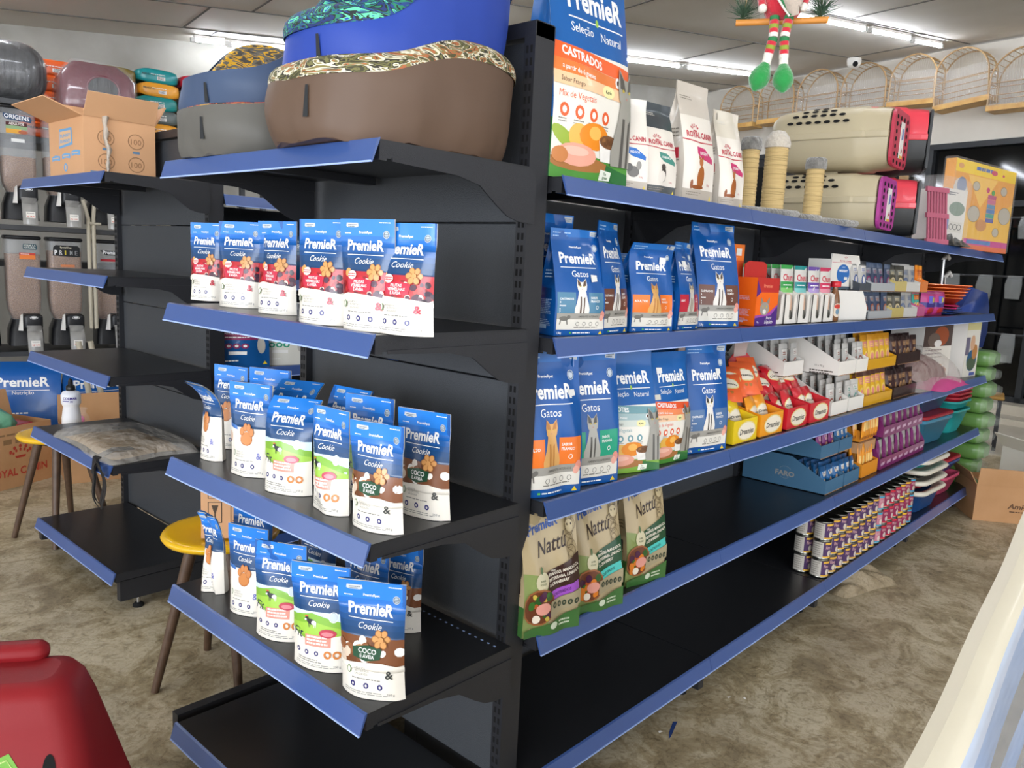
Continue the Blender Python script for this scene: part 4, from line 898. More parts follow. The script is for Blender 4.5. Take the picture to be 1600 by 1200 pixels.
t = empty('dispenser_rack', room(0, DW, 0), RA, 'dark metal rack carrying two rows of bulk food dispensers', 'storage rack')
for z in (.63, 1.435, 2.2):
    m = MB(); m.box((-.95, -.05, z - .03), (.35, .42, z), 'rack_grey'); m.build('rack_shelf', t)
for x in (-.95, .31):
    for y in (-.05, .38): m = MB(); m.box((x, y, 0), (x + .04, y + .04, 2.2), 'rack_grey'); m.build('rack_post', t)
for x, lbl in ((-.075, 'left'), (-.045, 'right')):
    m = MB(); m.tube([(0, 0, .78), (0, 0, 1.5), (-.03 if x < -.05 else .01, 0, 1.62)], .0125, 'pipe_beige', 10); m.tube([(0, -.012, 1.47), (.04, -.012, 1.47)], .01, 'pipe_beige', 8)
    m.build('beige_pipe', None, room(x, DW - .085, 0), label='upright beige plastic pipe in front of the dispensers, the %s of a pair' % lbl, cat='pipe', group='beige plastic pipes')
m = MB()
R = random.Random(2)
for k, (x, c) in enumerate(((-.88, 'yellow'), (-.62, 'amber'), (-.25, 'amber'), (.02, 'orange'), (.2, 'red'))): pass
# sacks: lying food sacks
def sack(loc, rz, w, d, h, c, c2, label, seed=0, art=None, group='food sacks stacked on the high rack'):
    R = random.Random(seed); Wv = wob(R, 5, .006, 9); m = MB(); n = 40; rings = []
    for j in range(9):
        q = j / 8; zz = -math.cos(q * PI); s = math.sin(q * PI) ** .42 if 0 < q < 1 else 0
        rr = []
        for k in range(n):
            a = 2 * PI * k / n; e = 7; r = 1 / (abs(math.cos(a)) ** e + abs(math.sin(a)) ** e) ** (1 / e)
            rr.append((r * math.cos(a) * w / 2 * (.9 + .1 * s), r * math.sin(a) * d / 2 * (.9 + .1 * s) , h / 2 + zz * h / 2 * (1 - .35 * abs(r * math.cos(a)) ** 4) * (1 + wv(Wv, k / 5, q) * 4)))
        rings.append(rr)
    m.loft(rings, P(c), True, True)
    if art: flat_art(m, (-w * .46, -d / 2 - .001, h * .22), (w * .92, 0, 0), (0, 0, h * .5), art, base=.002)
    return m.build('food_sack', None, loc, rz, label=label, cat='food sack', group=group)
def art_sack(name, c2, dark='2a2a24'):
    a = Art(5); a.text(.08, .55, name, .36, dark, bold=.03) if name else None; a.bars(.3, .7, .8, 1, .1, .1, 'e8e4da', 2); a.rect(.46, .02, .66, .5, 'd9d6cf'); a.bars(.48, .1, .64, 3, -.14, .07, '333333', 3); return a
SW = 5.15
zz = 2.25
t = empty('high_storage_rack', room(0, SW, 0), RA, 'high rack behind the dispensers carrying stacked food sacks', 'storage rack')
for z in (1.2, 2.04): m = MB(); m.box((-.95, 0, z - .04), (1.3, .55, z), 'rack_grey'); m.build('rack_shelf', t)
for x in (-.95, 1.26):
    for y in (0, .51): m = MB(); m.box((x, y, 0), (x + .04, y + .04, 2.04), 'rack_grey'); m.build('rack_post', t)
SKL = 'food sack lying on the high rack, '
piles = [(-.17, .42, [('d9571e', 'orange-red'), ('d9571e', 'orange-red'), ('dd5a1e', 'orange-red'), ('e06020', 'orange-red'), ('e2622a', 'bright orange')], .108, 'left pile'),
         (.2, .3, [('2a8a8a', 'teal'), ('e09a2a', 'amber'), ('c23a2a', 'red'), ('e09a2a', 'amber'), ('e8a030', 'amber'), ('7c6a34', 'olive')], .095, 'second pile'),
         (.5, .3, [('5a3fa8', 'purple'), ('e09a2a', 'amber'), ('5d6663', 'grey'), ('1a8a88', 'teal'), ('e8a030', 'amber'), ('178a8c', 'teal')], .1, 'third pile'),
         (.81, .3, [('5a3fa8', 'purple'), ('e09a2a', 'amber'), ('178a8c', 'teal'), ('e8a030', 'amber'), ('5d6663', 'grey'), ('c8283a', 'red')], .1, 'right pile')]
lev = ['bottom one', 'second from the bottom', 'third from the bottom', 'fourth from the bottom', 'fifth from the bottom', 'topmost']
for x, w, cs, h, pn in piles:
    for k, (c, cn) in enumerate(cs):
        lv = 'topmost' if k == len(cs) - 1 else lev[k]
        sack(room(x + .008 * math.sin(k * 2.3 + x * 9), SW + .2, 2.041 + k * h * .96), RA + .03 * math.sin(k * 3 + x), w, .4, h, c, None, '%s %s%s, %s' % (cn, SKL, pn, lv), seed=int(k + 50 * x + 20), art=art_sack('ADULTOS' if k % 2 else 'FILHOTES', None))
# film-wrapped beds on the dispenser rack
mat('wrap_black', '15171a', .35, bump=.6, bscale=25, stretch=(1, 1, .2), coat=.6, bdist=.02); mat('wrap_maroon', '661d2d', .35, bump=.4, bscale=20, coat=.8, bdist=.02)
mat('wrap_shine', 'ffffff', .1, alpha=.1, bump=1., bscale=30, stretch=(1, 1, .3), spec=1., bdist=.03)
t = empty('wrapped_black_bed', room(-.49, DW - .02, 2.205), RA, 'rounded black pet bed wrapped in clear film on top of the dispenser rack', 'wrapped pet bed')
m = MB(); m.rbox((-.3, 0, 0), (.235, .36, .37), .15, 'wrap_black', n=6); m.build('bed_body', t)
m = MB(); m.rbox((-.305, -.006, .0), (.24, .366, .377), .15, 'wrap_shine', n=6); m.lathe([(.13, 0), (.11, .02)], 'slot_dark', 20, (0, 0, 0)) if 0 else None; m.build('clear_wrap', t)
t = empty('wrapped_maroon_bed', room(-.2, DW - .06, 2.205), RA, 'maroon pet house with round opening, wrapped in clear film, beside the black one', 'wrapped pet bed')
m = MB(); m.loft([[(p[0], p[1], z) for p in rrect(i, i, .44 - i, .36 - i, .05, 4)] for z, i in ((0, 0), (.02, -.004), (.2, 0), (.25, .03), (.3, .08))], 'wrap_maroon', True, True); m.build('house_body', t)
m = MB(); m.tube([(.24 + .095 * math.cos(2 * PI * k / 20), -.006, .13 + .08 * math.sin(2 * PI * k / 20)) for k in range(20)], .007, 'wrap_maroon', 6, close=True); m.prism([(.24 + .092 * math.cos(2 * PI * k / 20), .13 + .077 * math.sin(2 * PI * k / 20)) for k in range(20)], -.004, -.006, 'wrap_black', 'y'); m.build('door_opening', t)
m = MB(); m.loft([[(p[0], p[1], z) for p in rrect(-.008 + i, -.014 + i, .448 - i, .37 - i, .05, 4)] for z, i in ((0, 0), (.02, -.006), (.2, -.002), (.255, .026), (.31, .075))], 'wrap_shine', True, True); m.build('clear_wrap', t)
# ------------------------------------------------------------------ things on the floor by the dispensers
RED = 'b03a2a'
def art_rc():
    a = Art(.7 / .34, K); crown(a, .72, .52, .16, RED); a.text(.45, .2, 'ROYAL CANIN', 0, RED, w=.5, bold=.025)
    for k in range(5): a.rect(.48 + k * .1, .72, .55 + k * .1, .8, '8a6a48')
    a.bars(.46, .86, .96, 1, .05, .03, '8a6a48', 3); return a
th = math.atan2(3.828 - 3.702, .258 + .039)
p0 = np.array([.262, 3.832, 0]) - .7 * np.array([math.cos(th), math.sin(th), 0])
carton('open_shipping_box', p0, th, .7, .3, .34, 'large open cardboard box with red crown printing on the floor, left', flaps=(('b', 75, .15), ('l', 10, .12)), art=art_rc())
p1 = at(104, 757, z=0); p2 = at(188, 748, z=0); th2 = math.atan2(p2[1] - p1[1], p2[0] - p1[0])
carton('open_toy_box', p1, th2, .42, .3, .3, 'open cardboard box of loose pet toys on the floor behind the stool', flaps=(('b', 80, .16), ('r', 70, .14)))
c, s = math.cos(th2), math.sin(th2)
def inbox(x, y, z): return (p1[0] + x * c - y * s, p1[1] + x * s + y * c, z)
mat('toy_pink', 'd93a8a', .4); mat('toy_lime', 'a8c83a', .8, bump=.6, bscale=30, bdist=.02); mat('toy_brown', '8a7060', .6)
m = MB(); blanket(10, 8, lump(0, 0, 0, .38, .26, .05, wob(random.Random(3), 5, .01, 9)), 'toy_brown', m); m.ball((0, 0, .0), .02, 'toy_brown', 8); m.build('toy_pile', None, inbox(.21, .15, .215), th2, label='brown jumble of loose toys filling the open toy box', cat='toys', kind='stuff')
t = empty('bagged_toy', inbox(.09, .1, .27), 0, 'pink and yellow toy in clear bag, standing in the open toy box', 'toy')
m = MB(); m.ball((0, 0, .03), .035, 'toy_pink', 10); m.ball((0, 0, .075), .025, 'toy_pink', 10); m.build('toy_figure', t); m = MB(); m.lathe([(.03, 0), (.05, .02), (.05, .09), (.03, .12), (.04, .14)], 'wrap_shine', 14); m.build('clear_bag', t)
m = MB(); blanket(10, 8, lump(0, 0, 0, .15, .12, .06, wob(random.Random(5), 5, .01, 9)), 'toy_lime', m); m.build('lime_cloth', None, inbox(.3, .13, .262), th2, label='crumpled lime green cloth lying in the open toy box', cat='cloth')
mat('green_bag', '6fae8c', .25, bump=.6, bscale=20, alpha=.9, bdist=.02)
m = MB(); R = random.Random(6); Wv = wob(R, 6, .05, 2)
m.loft([[((r + .012 * math.sin(5 * 2 * PI * k / 24 + z * 40) * (z > .02)) * math.cos(2 * PI * k / 24), (r + .012 * math.sin(7 * 2 * PI * k / 24)) * math.sin(2 * PI * k / 24) * .8, z) for k in range(24)] for r, z in ((.05, 0), (.11, .02), (.13, .07), (.11, .12), (.06, .15), (.03, .165), (.045, .185))], 'green_bag', True, True)
m.build('tied_plastic_bag', None, (-.04, 3.86, .27), label='green tied plastic shopping bag lying in the red-printed box', cat='plastic bag')
m = MB(); m.rbox((-.12, -.08, 0), (.12, .08, .3), .01, P('a8242f')); m.build('red_pack', None, (.06, 3.95, .02), th, label='dark red pack sticking out of the large open box', cat='pack')
def floor_sack(px, w, yaw, label, n_, seed, h=.62):
    m, G = gusset_mesh(w, h, .12, a_gatos('e8762a', 'b9b7b2', '77736d', 'ADULTO', 'FRANGO') if 0 else a_dog('125aa8', '125aa8', ''), seed=seed, bend=-.12 if seed % 2 else .1, side='125aa8')
    return m.build('pet_food_sack', None, room(n_, 4.42, .001), RA + math.radians(yaw), label=label, cat='pet food sack', group='blue sacks behind the floor boxes')
floor_sack(0, .42, -12, 'blue pet food sack with white name, behind the red-printed box', -.5, 3)
floor_sack(0, .4, 8, 'blue pet food sack, right one of the pair behind the boxes', -.1, 5, .58)
for k in range(2):
    m = MB(); m.tube([(0, 0, .002), (-.1, .06, .74)], .017, 'pipe_beige', 10)
    m.build('white_pipe', None, (.64 + .07 * k, 4.12, 0), label='white plastic pipe leaning behind the toy box, %s one' % ('left', 'right')[k], cat='pipe', group='white pipes leaning behind the toy box')
# ------------------------------------------------------------------ dog food bags on the inner run
def inner(u, v, design, label, h, w, z, side, yaw=-12, y=1.84, dy=0.):
    p = at(u, v, y=y); m, G = gusset_mesh(w, h, .08, design, seed=int(u), side=side)
    return m.build('dog_food_bag', None, (p[0], y + .04, z + .001), math.radians(yaw), label=label, cat='pet food bag', group='dog food bags on the inner run')
inner(388, 560, a_dog('14508c', '8a2f5c', 'PORTE PEQUENO'), 'blue dog food bag with purple band and schnauzer, inner run', .27, .19, .877, '14508c')
inner(452, 558, a_dog('e2e0d6', '2f9a78', 'PORTE MÉDIO'), 'white dog food bag with green band, inner run', .26, .18, .877, 'e2e0d6')
inner(505, 556, a_dog('e2e0d6', 'b8474a', 'PORTE GRANDE'), 'white dog food bag with red band, mostly behind the end unit', .26, .17, .877, 'e2e0d6')
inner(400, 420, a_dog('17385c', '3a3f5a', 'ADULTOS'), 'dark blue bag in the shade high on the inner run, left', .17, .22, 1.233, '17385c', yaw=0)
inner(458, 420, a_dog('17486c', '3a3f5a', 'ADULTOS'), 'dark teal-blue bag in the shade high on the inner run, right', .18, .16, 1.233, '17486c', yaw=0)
inner(470, 680, a_dog('14508c', '14508c', 'AMBIENTES INTERNOS'), 'blue pet food bag on the lower shelf of the inner run', .26, .2, .54, '14508c')
# ------------------------------------------------------------------ small packs and display trays on the long run
def flat_pack(w, h, d, art, side='cfcac0', seed=0, nu=4, nv=6):    # a small sealed pillow pack
    R = random.Random(seed); Wv = wob(R, 4, .0012, 9)
    def S(u, t, s):
        e = (1 - (2 * u - 1) ** 2) * (1 - (2 * t - 1) ** 4); return (w * (u - .5), s * (d / 2 * e ** .6 + .0006) + wv(Wv, u, t) * e, h * t)
    G = [[S(i / nu, j / nv, -1) for j in range(nv + 1)] for i in range(nu + 1)]; B = [[S(1 - i / nu, j / nv, 1) for j in range(nv + 1)] for i in range(nu + 1)]
    m = MB(); m.grid(G, P(side)); m.grid(B, P(side)); 
    for A_, B_ in ((G[-1], B[0]), (B[-1], G[0])): m.grid([A_, B_], P(side))
    for j in (0, nv): m.grid([[g[j] for g in G], [g[j] for g in reversed(B)]], P(side))
    sheet_art(m, G, art); return m
ORD = ['first', 'second', 'third', 'fourth', 'fifth', 'sixth', 'seventh', 'eighth', 'ninth', 'tenth']
RW_ = ['front', 'second', 'third', 'fourth', 'rearmost']
def rc_label(base, n): return lambda k: '%s, %s row, %s from the post' % (base, RW_[k // n], ORD[k % n])
def row(proto, spots, label, group, first=[0]):   # copies of one pack; spots: (x, y, z, rz, lean)
    o = None
    for k, (x, y, z, rz, ln) in enumerate(spots):
        lb = label(k) if callable(label) else label
        if k == 0: proto.location = (x, y, z); proto.rotation_euler = (ln, 0, rz); tag(proto, lb, None, group)
        else: dup(proto, (x, y, z), None, lb, group, rot=(ln, 0, rz))
def tray(loc, w, d, hf, hb, col, art_front=None, art_side=None, rz=0., label='', name='display_tray', header=None, inner_=None, hx=None, group=None, cutout=False, slope=.45):
    t = empty(name, loc, rz, label, 'display box', group); th = .0025; m = MB(); c2 = inner_ or 'card_dark'
    m.box((0, 0, 0), (w, d, th), c2)
    sp = [(0, 0), (d, 0), (d, hb), (d * slope, hb), (0.0, hf)]
    m.prism(sp, 0, th, col, 'x'); m.prism(sp, w - th, w, col, 'x'); m.box((th, d - th, th), (w - th, d, hb), col)
    if cutout: m.prism([(0, 0), (w, 0), (w, hf), (w * .85, hf), (w * .78, hf * .9), (w * .76, hf * .25), (w * .7, hf * .16), (w * .45, hf * .16), (w * .4, hf * .25), (w * .38, hf * .92), (w * .3, hf), (0, hf)], 0, th, col, 'y')
    else: m.box((th, 0, th), (w - th, th, hf), col)
    if art_front: flat_art(m, (0, 0, 0), (w, 0, 0), (0, 0, hf), art_front)
    if art_side: flat_art(m, (0, d, 0), (0, -d, 0), (0, 0, hb if not hx else hx), art_side)
    m.build('tray_body', t)
    if header: h = header(); h.build('header_card', t, (0, d - .004, hb - .002))
    return t
# --- orange liquid-treat box and its neighbours
def a_liq():
    a = Art(.8); a.rect(0, 0, 1, 1, 'e8661a'); a.rect(0, .7, 1, 1, 'b8302a'); a.poly([(0, .95), (.2, .7), (0, .6)], '5a2a7a'); a.text(.3, .8, 'Premier', .1, 'e8876a', bold=.02)
    a.poly([(0, 0), (1, 0), (1, .42), (.7, .22), (.4, .2), (0, .16)], '4a2a78'); a.poly([(0, .16), (.4, .2), (.7, .22), (1, .42), (1, .45), (.6, .27), (0, .21)], '9a4aa0')
    a.ell(.4, .36, .17, .14, '9b938a'); a.poly([(.2, .45), (.22, .6), (.34, .5)], '8a8278'); a.poly([(.46, .5), (.6, .6), (.6, .45)], '8a8278'); a.ell(.33, .4, .02, .02, 'c9b13a'); a.ell(.48, .4, .02, .02, 'c9b13a'); a.ell(.4, .3, .06, .05, 'e3ddd6')
    a.text(.5, .14, 'Snack', .09, WHT, shear=.3); a.text(.45, .05, 'Líquido', .1, WHT, shear=.3, bold=.01); a.text(.1, .06, '78g', .05, WHT); return a
SK1 = RZ[1] + .001
t = empty('liquid_treat_box', (1.075, .03, SK1), math.radians(-8), 'orange and purple liquid treat box with tabby face on the upper product shelf', 'treat box')
m = MB(); m.box((0, 0, 0), (.12, .1, .15), P('e8661a')); m.prism([(.0, .15), (.12, .15), (.12, .19), (.1, .2), (.02, .2), (0, .19)], .05, .053, P('b8302a'), 'y'); flat_art(m, (0, 0, 0), (.12, 0, 0), (0, 0, .15), a_liq()); flat_art(m, (0, .1, 0), (0, -.1, 0), (0, 0, .15), a_side('4a2a78', 'cfc4e0', 'e8661a')); m.build('box_body', t)
t = empty('liquid_treat_box', (1.01, .12, SK1), math.radians(-8), 'orange treat box standing behind the tabby-face one, taller', 'treat box')
m = MB(); m.box((0, 0, 0), (.11, .09, .2), P('d8572a')); m.prism([(0, .2), (.11, .2), (.11, .25), (0, .25)], .0, .004, P('e8762a'), 'y'); a = Art(.5); a.text(.1, .8, 'Premier', .09, 'f0a080', bold=.02); a.rect(.6, .86, .85, .95, 'e8e4de'); flat_art(m, (0, 0, 0), (.11, 0, 0), (0, 0, .25), a, base=.001); m.build('box_body', t)
# --- churu-style stick packs in five white trays
def a_churu(c, c2):
    a = Art(.42); a.rect(0, 0, 1, 1, 'd5d3cc'); a.rect(0, .93, 1, 1, c); a.text(.14, .73, 'Churu', .16, 'c41f3a', w=.78, bold=.025); a.rect(0, .6, 1, .71, c); a.bars(.15, .64, .8, 1, .03, .02, WHT, 1)
    a.rect(0, .52, 1, .6, c2); a.ell(.5, .34, .2, .17, 'dcb9a0'); a.ell(.5, .12, .2, .1, '6a6a64'); a.ell(.4, .22, .08, .05, 'c06a3a'); return a
mat('tray_white', 'e6e2da', .55)
CH = 'stick-treat packs with red lettering'
for k, (x, c, c2, nm, n) in enumerate(((1.185, 'c9a83a', 'e0d090', 'yellow', 0), (1.29, '2f9a44', '7cc46a', 'green', 5), (1.4, '1f8a8a', '7cc4c0', 'teal', 4), (1.515, '6a4aa0', 'b09ad0', 'purple', 3), (1.62, 'c8345a', 'e090a0', 'pink', 2))):
    tray((x, .03, SK1), .095, .2, .1, .14, 'tray_white', label='white cut-out counter tray for %s stick treats%s' % (nm, ', empty with bare brown card' if not n else ''), cutout=True, inner_='card', group='white stick-treat trays')
    if n:
        o = flat_pack(.078, .19, .012, a_churu(c, c2), 'd5d3cc', seed=k).build('stick_treat_pack', cat='treat pack')
        row(o, [(x + .05 - .0 * q, .045 + q * .034, SK1 + .006, math.radians(-6 + 3 * (q % 2)), -.08) for q in range(n)], lambda k_, nm=nm: '%s-banded %s in a white tray, %s from the front' % (nm, 'stick-treat pack with red lettering', ORD[k_]), '%s stick-treat packs' % nm)
o = flat_pack(.078, .19, .012, a_churu('2f9a44', '7cc46a'), 'd5d3cc', seed=9).build('stick_treat_pack', cat='treat pack')
row(o, [(1.2 + q * .03, .22, SK1 + .025, .1 * (q % 2), -.05) for q in range(3)], lambda k: 'green-edged stick-treat pack behind the orange tabby box, %s from the post' % ORD[k], 'rear green stick-treat packs')
# --- sauce bottles
mat('sauce', '7a5030', .25, coat=.5); mat('cap_red', 'c8202e', .35); mat('cap_blue', '2a3a9a', .35)
for k, (x, y, cp, nm) in enumerate(((1.765, .05, 'cap_red', 'red'), (1.72, .11, 'cap_blue', 'blue'))):
    t = empty('sauce_bottle', (x, y, SK1), 0, 'brown pet sauce bottle with a %s cap beside the stick treats' % nm, 'bottle')
    m = MB(); m.lathe([(.024, 0), (.026, .005), (.026, .075), (.02, .1), (.012, .118), (.012, .13)], 'sauce', 16, sy=.75); a = Art(.9, K); a.ell(.5, .5, .5, .48, 'd9c9b5'); a.ell(.5, .75, .35, .15, 'c0392b'); a.ell(.5, .4, .2, .2, '6a8aa0')
    sheet_art(m, [[(.0265 * math.cos(b), .0265 * .75 * math.sin(b), z) for z in (.015, .07)] for b in [math.radians(200 + 14 * q) for q in range(8)]], a); m.build('bottle_body', t)
    m = MB(); m.lathe([(.018, .128), (.019, .13), (.019, .146), (.017, .149)], cp, 16); m.build('cap', t)
# --- white sampler box with crown
def a_weight():
    a = Art(1.1, K); a.rect(0, 0, 1, 1, 'e4e0d8'); crown(a, .5, .9, .05); a.text(.5, .79, 'ROYAL CANIN', .07, 'b8233a', al='c', bold=.02); a.rect(.02, .76, .75, .77, 'b8233a'); a.ell(.45, .45, .26, .27, '2a68b0', 24); a.text(.45, .5, 'WEIGHT', .09, WHT, al='c', bold=.03); a.text(.45, .62, 'LIGHT', .05, 'bcd4ee', al='c', bold=.02); a.rect(.5, .28, .62, .36, 'e4e0d8'); a.rect(0, 0, 1, .09, '4c5c68'); return a
def a_wside():
    a = Art(1, K); a.rect(0, 0, 1, .1, '4c5c68'); a.ell(.8, .12, .12, .1, 'd9584a'); return a
for k, (x, y, z, lb) in enumerate(((1.83, .1, SK1 + .118, 'upper white sachet display box with crown and round blue WEIGHT print'), (1.80, .06, SK1, 'lower white sachet display box, largely behind the sauce bottles'))):
    t = empty('sachet_display_box', (x, y, z), math.radians(-6), lb, 'display box')
    m = MB(); m.prism([(0, 0), (.27, 0), (.27, .05), (.22, .135 if k == 0 else .116), (0, .135 if k == 0 else .116)], 0, .004, 'white_board', 'y'); m.prism([(0, 0), (.27, 0), (.27, .05), (.22, .115), (0, .115)], .09, .094, 'white_board', 'y'); m.box((0, 0, 0), (.27, .094, .004), 'white_board'); m.box((0, .004, .004), (.004, .09, .115), 'white_board')
    if k == 0: flat_art(m, (0, 0, 0), (.22, 0, 0), (0, 0, .135), a_weight(), base=.001)
    m.build('box_body', t)
# --- wet-food sachets, upper and lower tier
def a_sach(bg, top, mid, low, word=''):
    a = Art(.66); a.rect(0, 0, 1, 1, bg); a.rect(0, .84, 1, 1, top); a.poly([(.2, .8), (.8, .82), (.75, .6), (.25, .62)], mid); a.bars(.28, .7, .7, 2, .06, .03, low, 2); a.ell(.5, .32, .17, .2, low); a.ell(.5, .34, .1, .12, mid)
    if word: a.text(.5, .87, word, .1, WHT, al='c', bold=.03)
    return a
def tier(x0, x1, n, y, z, bg, top, mid, low, nm, place_, h=.1, w=.07, rows=1, seed=0, traycol=None, word='', jit=.12, th=.06, ln=-.12, tw=None):
    if traycol:
        k = tw or 1; W_ = (x1 - x0) / k
        for q in range(k): tray((x0 + q * W_ + .001, y - .008, z), W_ - .003, .1 + .04 * rows, th, th + .03, P(traycol) if len(traycol) == 6 else traycol, label='open tray under the %s sachets %s' % (nm, place_), group=nm + ' trays ' + place_)
    o = flat_pack(w, h, .014, a_sach(bg, top, mid, low, word), bg, seed=seed).build('food_sachet', cat='sachet'); R = random.Random(seed)
    sp = [(x0 + (x1 - x0) * (k + .5) / n + R.uniform(-.004, .004), y + .012 + r * .035 + R.uniform(0, .01), z + .005 + .006 * r, R.uniform(-jit, jit) - .1, ln + R.uniform(-.06, .03)) for r in range(rows) for k in range(n)]
    row(o, sp, rc_label('%s sachet %s' % (nm, place_), n), '%s sachets %s' % (nm, place_))
U, Lw = 'in the upper bottle-side tier', 'in the lower bottle-side tier'
for z, pl in ((SK1 + .115, U), (SK1, Lw)):
    tier(1.99, 2.12, 2, .05, z, 'b9b7b2', '3a3d42', 'e0dcd6', '3a5a9a', 'grey-white', pl, .115, .075, 2, 1, '3b4047' if z > SK1 else '3b4047', th=.03)
    tier(2.13, 2.42, 4, .05, z, '34405a', '50607a', '8a8f98', 'b0603a' if z == SK1 else '8a2a5a', 'navy blue', pl, .11, .066, 2, 2, 'b0b3b4', th=.035)
    tier(2.42, 2.58, 2, .05, z, '4a4638', '2a2a26', '7a7a72', 'c9b890', 'dark olive', pl, .11, .075, 2, 3, 'c9b56a', th=.045)
    tier(2.58, 2.78, 2, .05, z, 'a8a6a2', 'c9c7c2', '8a8f98', '5a6a8a', 'silver', pl, .115, .09, 2, 4, 'd6d3cc', th=.045)
    tier(2.79, 2.9, 2, .05, z, 'e07a1e' if z > SK1 else '3a9a8a', 'f0941e' if z > SK1 else 'd06080', 'c05a1a', 'f0b060', 'orange' if z > SK1 else 'teal-pink', pl, .12, .05, 1, 5, 'e07a1e' if z > SK1 else 'c85a8a', th=.05)
MBx = MB(); MBx.box((0, 0, 0), (1.1, .17, .002), 'bin_clear'); MBx.build('divider_sheet', None, (1.97, .035, SK1 + .112), label='thin clear sheet separating the two sachet tiers', cat='divider sheet')
# --- pink packs, shovels, metal poles, blue bag
mat('pink_gloss', 'c03a7a', .35, coat=.4); mat('orange_gloss', 'f0701e', .35, coat=.3); mat('blue_gloss', '1f3f8a', .3, coat=.5); mat('magenta', 'c8286a', .4)
def a_pink():
    a = Art(1.3); a.rect(0, 0, 1, 1, 'b83a80'); a.rect(.0, .35, 1, .55, '3a2a7a'); a.rect(.3, .5, .6, .8, '6a6ad0'); a.rect(.5, .55, .65, .75, 'c9c05a'); a.ell(.5, .2, .3, .14, 'c0302a'); return a
for k, x in enumerate((2.99, 3.16)):
    m = flat_pack(.16, .12, .05, a_pink(), 'b83a80', seed=k + 30, nu=6); m.build('pink_pet_pack', None, (x + .06, .08 + .0 * k, SK1), -.1, label='glossy pink pack with small pictures on the upper product shelf, %s one' % ('left', 'right')[k], cat='pet product pack', group='glossy pink packs')
t = empty('toy_fan_stack', (3.62, .14, SK1), 0, 'fanned stack of orange and pink flying-disc toys over blue ones, shelf end', 'toy stack')
for k in range(9):
    c = ['blue_gloss', 'blue_gloss', 'magenta', 'magenta', 'orange_gloss', 'orange_gloss', 'orange_gloss', 'orange_gloss', 'orange_gloss'][k]; m = MB()
    ox = .02 * k; m.loft([[(-.24 + ox * .3, -.09, .0), (.26 + .0 * ox, -.05 + .01 * k, 0), (.28, .1, .002), (-.2, .12, 0)], [(-.24 + ox * .3, -.09, .004), (.26, -.05 + .01 * k, .004), (.28, .1, .006), (-.2, .12, .004)]], c, True, True, False)
    m.build('flat_toy', t, (0, 0, .014 * k + .004), rot=(0, .05 + .018 * k if k > 3 else .0, .05 * k))
m = MB(); m.loft([[(-.2 * s, -.06 * s, z), (.2 * s, -.06 * s, z + b), (.2 * s, .06 * s, z + b), (-.2 * s, .06 * s, z)] for z, s, b in ((0, 1, 0), (.1, 1.1, 0), (.2, 1.05, .05), (.24, .9, .1), (.25, .3, .12))], 'blue_gloss', True, True)
m.build('blue_plastic_bag', None, (4.27, .2, .965), -.2, label='glossy deep blue plastic bag standing at the far end of the run', cat='plastic bag')
for k, (x, h) in enumerate(((3.93, .3), (4.02, .2))):
    m = MB(); m.tube([(0, 0, 0), (-.02 - .02 * k, .0, h)], .011, 'steel', 10); m.tube([(-.02 - .02 * k, 0, h), (.04, 0, h + .03), (.09, 0, h + .01)], .012, 'white_board', 8)
    m.build('metal_scoop_handle', None, (x, .25, SK1), label='upright metal scoop handle at the end of the upper product shelf, %s one' % ('taller', 'shorter')[k], cat='scoop', group='metal scoops')
# --- treat displays with cat header cards on the middle shelf
SK2 = RZ[2] + .001
def a_dream(c, edge='e8d48a'):
    a = Art(2.2); a.ell(.55, .5, .85, .42, edge, 16); a.ell(.55, .5, .78, .36, 'efe6d2', 16); a.text(.55, .36, 'Dreamies', .34, '1c1c1c', w=.58, bold=.02, shear=.2, al='c'); return a
def head_card(w, c):
    def f():
        m = MB(); m.prism([(0, 0), (w, 0), (w, .1), (w * .8, .12), (w * .2, .12), (0, .1)], 0, .003, P(c), 'y')
        q = [(w * .2, .11), (w * .75, .11), (w * .8, .15), (w * .92, .16), (w * .9, .19), (w * .72, .17), (w * .5, .165), (w * .46, .2), (w * .36, .185), (w * .24, .2), (w * .2, .165)]
        m.prism(q, -.001, .003, P('c9b5ae'), 'y'); flat_art(m, (w * .02, -.001, .005), (w * .96, 0, 0), (0, 0, .105), a_dream(c), base=.002); return m
    return f
def a_dpack(c):
    a = Art(.7); a.rect(0, 0, 1, 1, c); a.ell(.5, .55, .3, .2, 'e8d48a'); a.ell(.5, .55, .27, .17, 'efe6d2'); a.text(.5, .5, 'Dreamies', .1, '1c1c1c', w=.7, bold=.02, al='c', shear=.2); a.ell(.4, .25, .05, .05, 'b0763a'); a.ell(.6, .25, .05, .05, 'b0763a'); return a
DR = [(.985, 'e8c81e', 'yellow', .16), (1.17, 'ee9a1a', 'amber', .17), (1.375, 'd0202e', 'red', .17), (1.57, 'cc2230', 'crimson', .18)]
for k, (x, c, nm, w) in enumerate(DR):
    yy = .02
    tray((x, yy, SK2), w, .24, .075, .12, P(c), art_front=a_dream(c), label='%s treat display box with oval cream logo on the middle product shelf' % nm, header=head_card(w, ['ee9a1a', 'e0483a', 'd0202e', 'cc2230'][k]) if k < 3 else None, slope=.8)
    o = flat_pack(.085, .12, .028, a_dpack(c), c, seed=60 + k).build('treat_pack', cat='treat pack'); R = random.Random(k)
    row(o, [(x + w * (.3 + .42 * (q % 2)) + R.uniform(-.01, .01), yy + .035 + .045 * (q // 2), SK2 + .008 + .014 * (q // 2), R.uniform(-.35, .25), -.35 + R.uniform(-.15, .1)) for q in range(6)], rc_label('%s treat pack with cream oval in the %s display' % (nm, nm), 2), '%s treat packs' % nm)
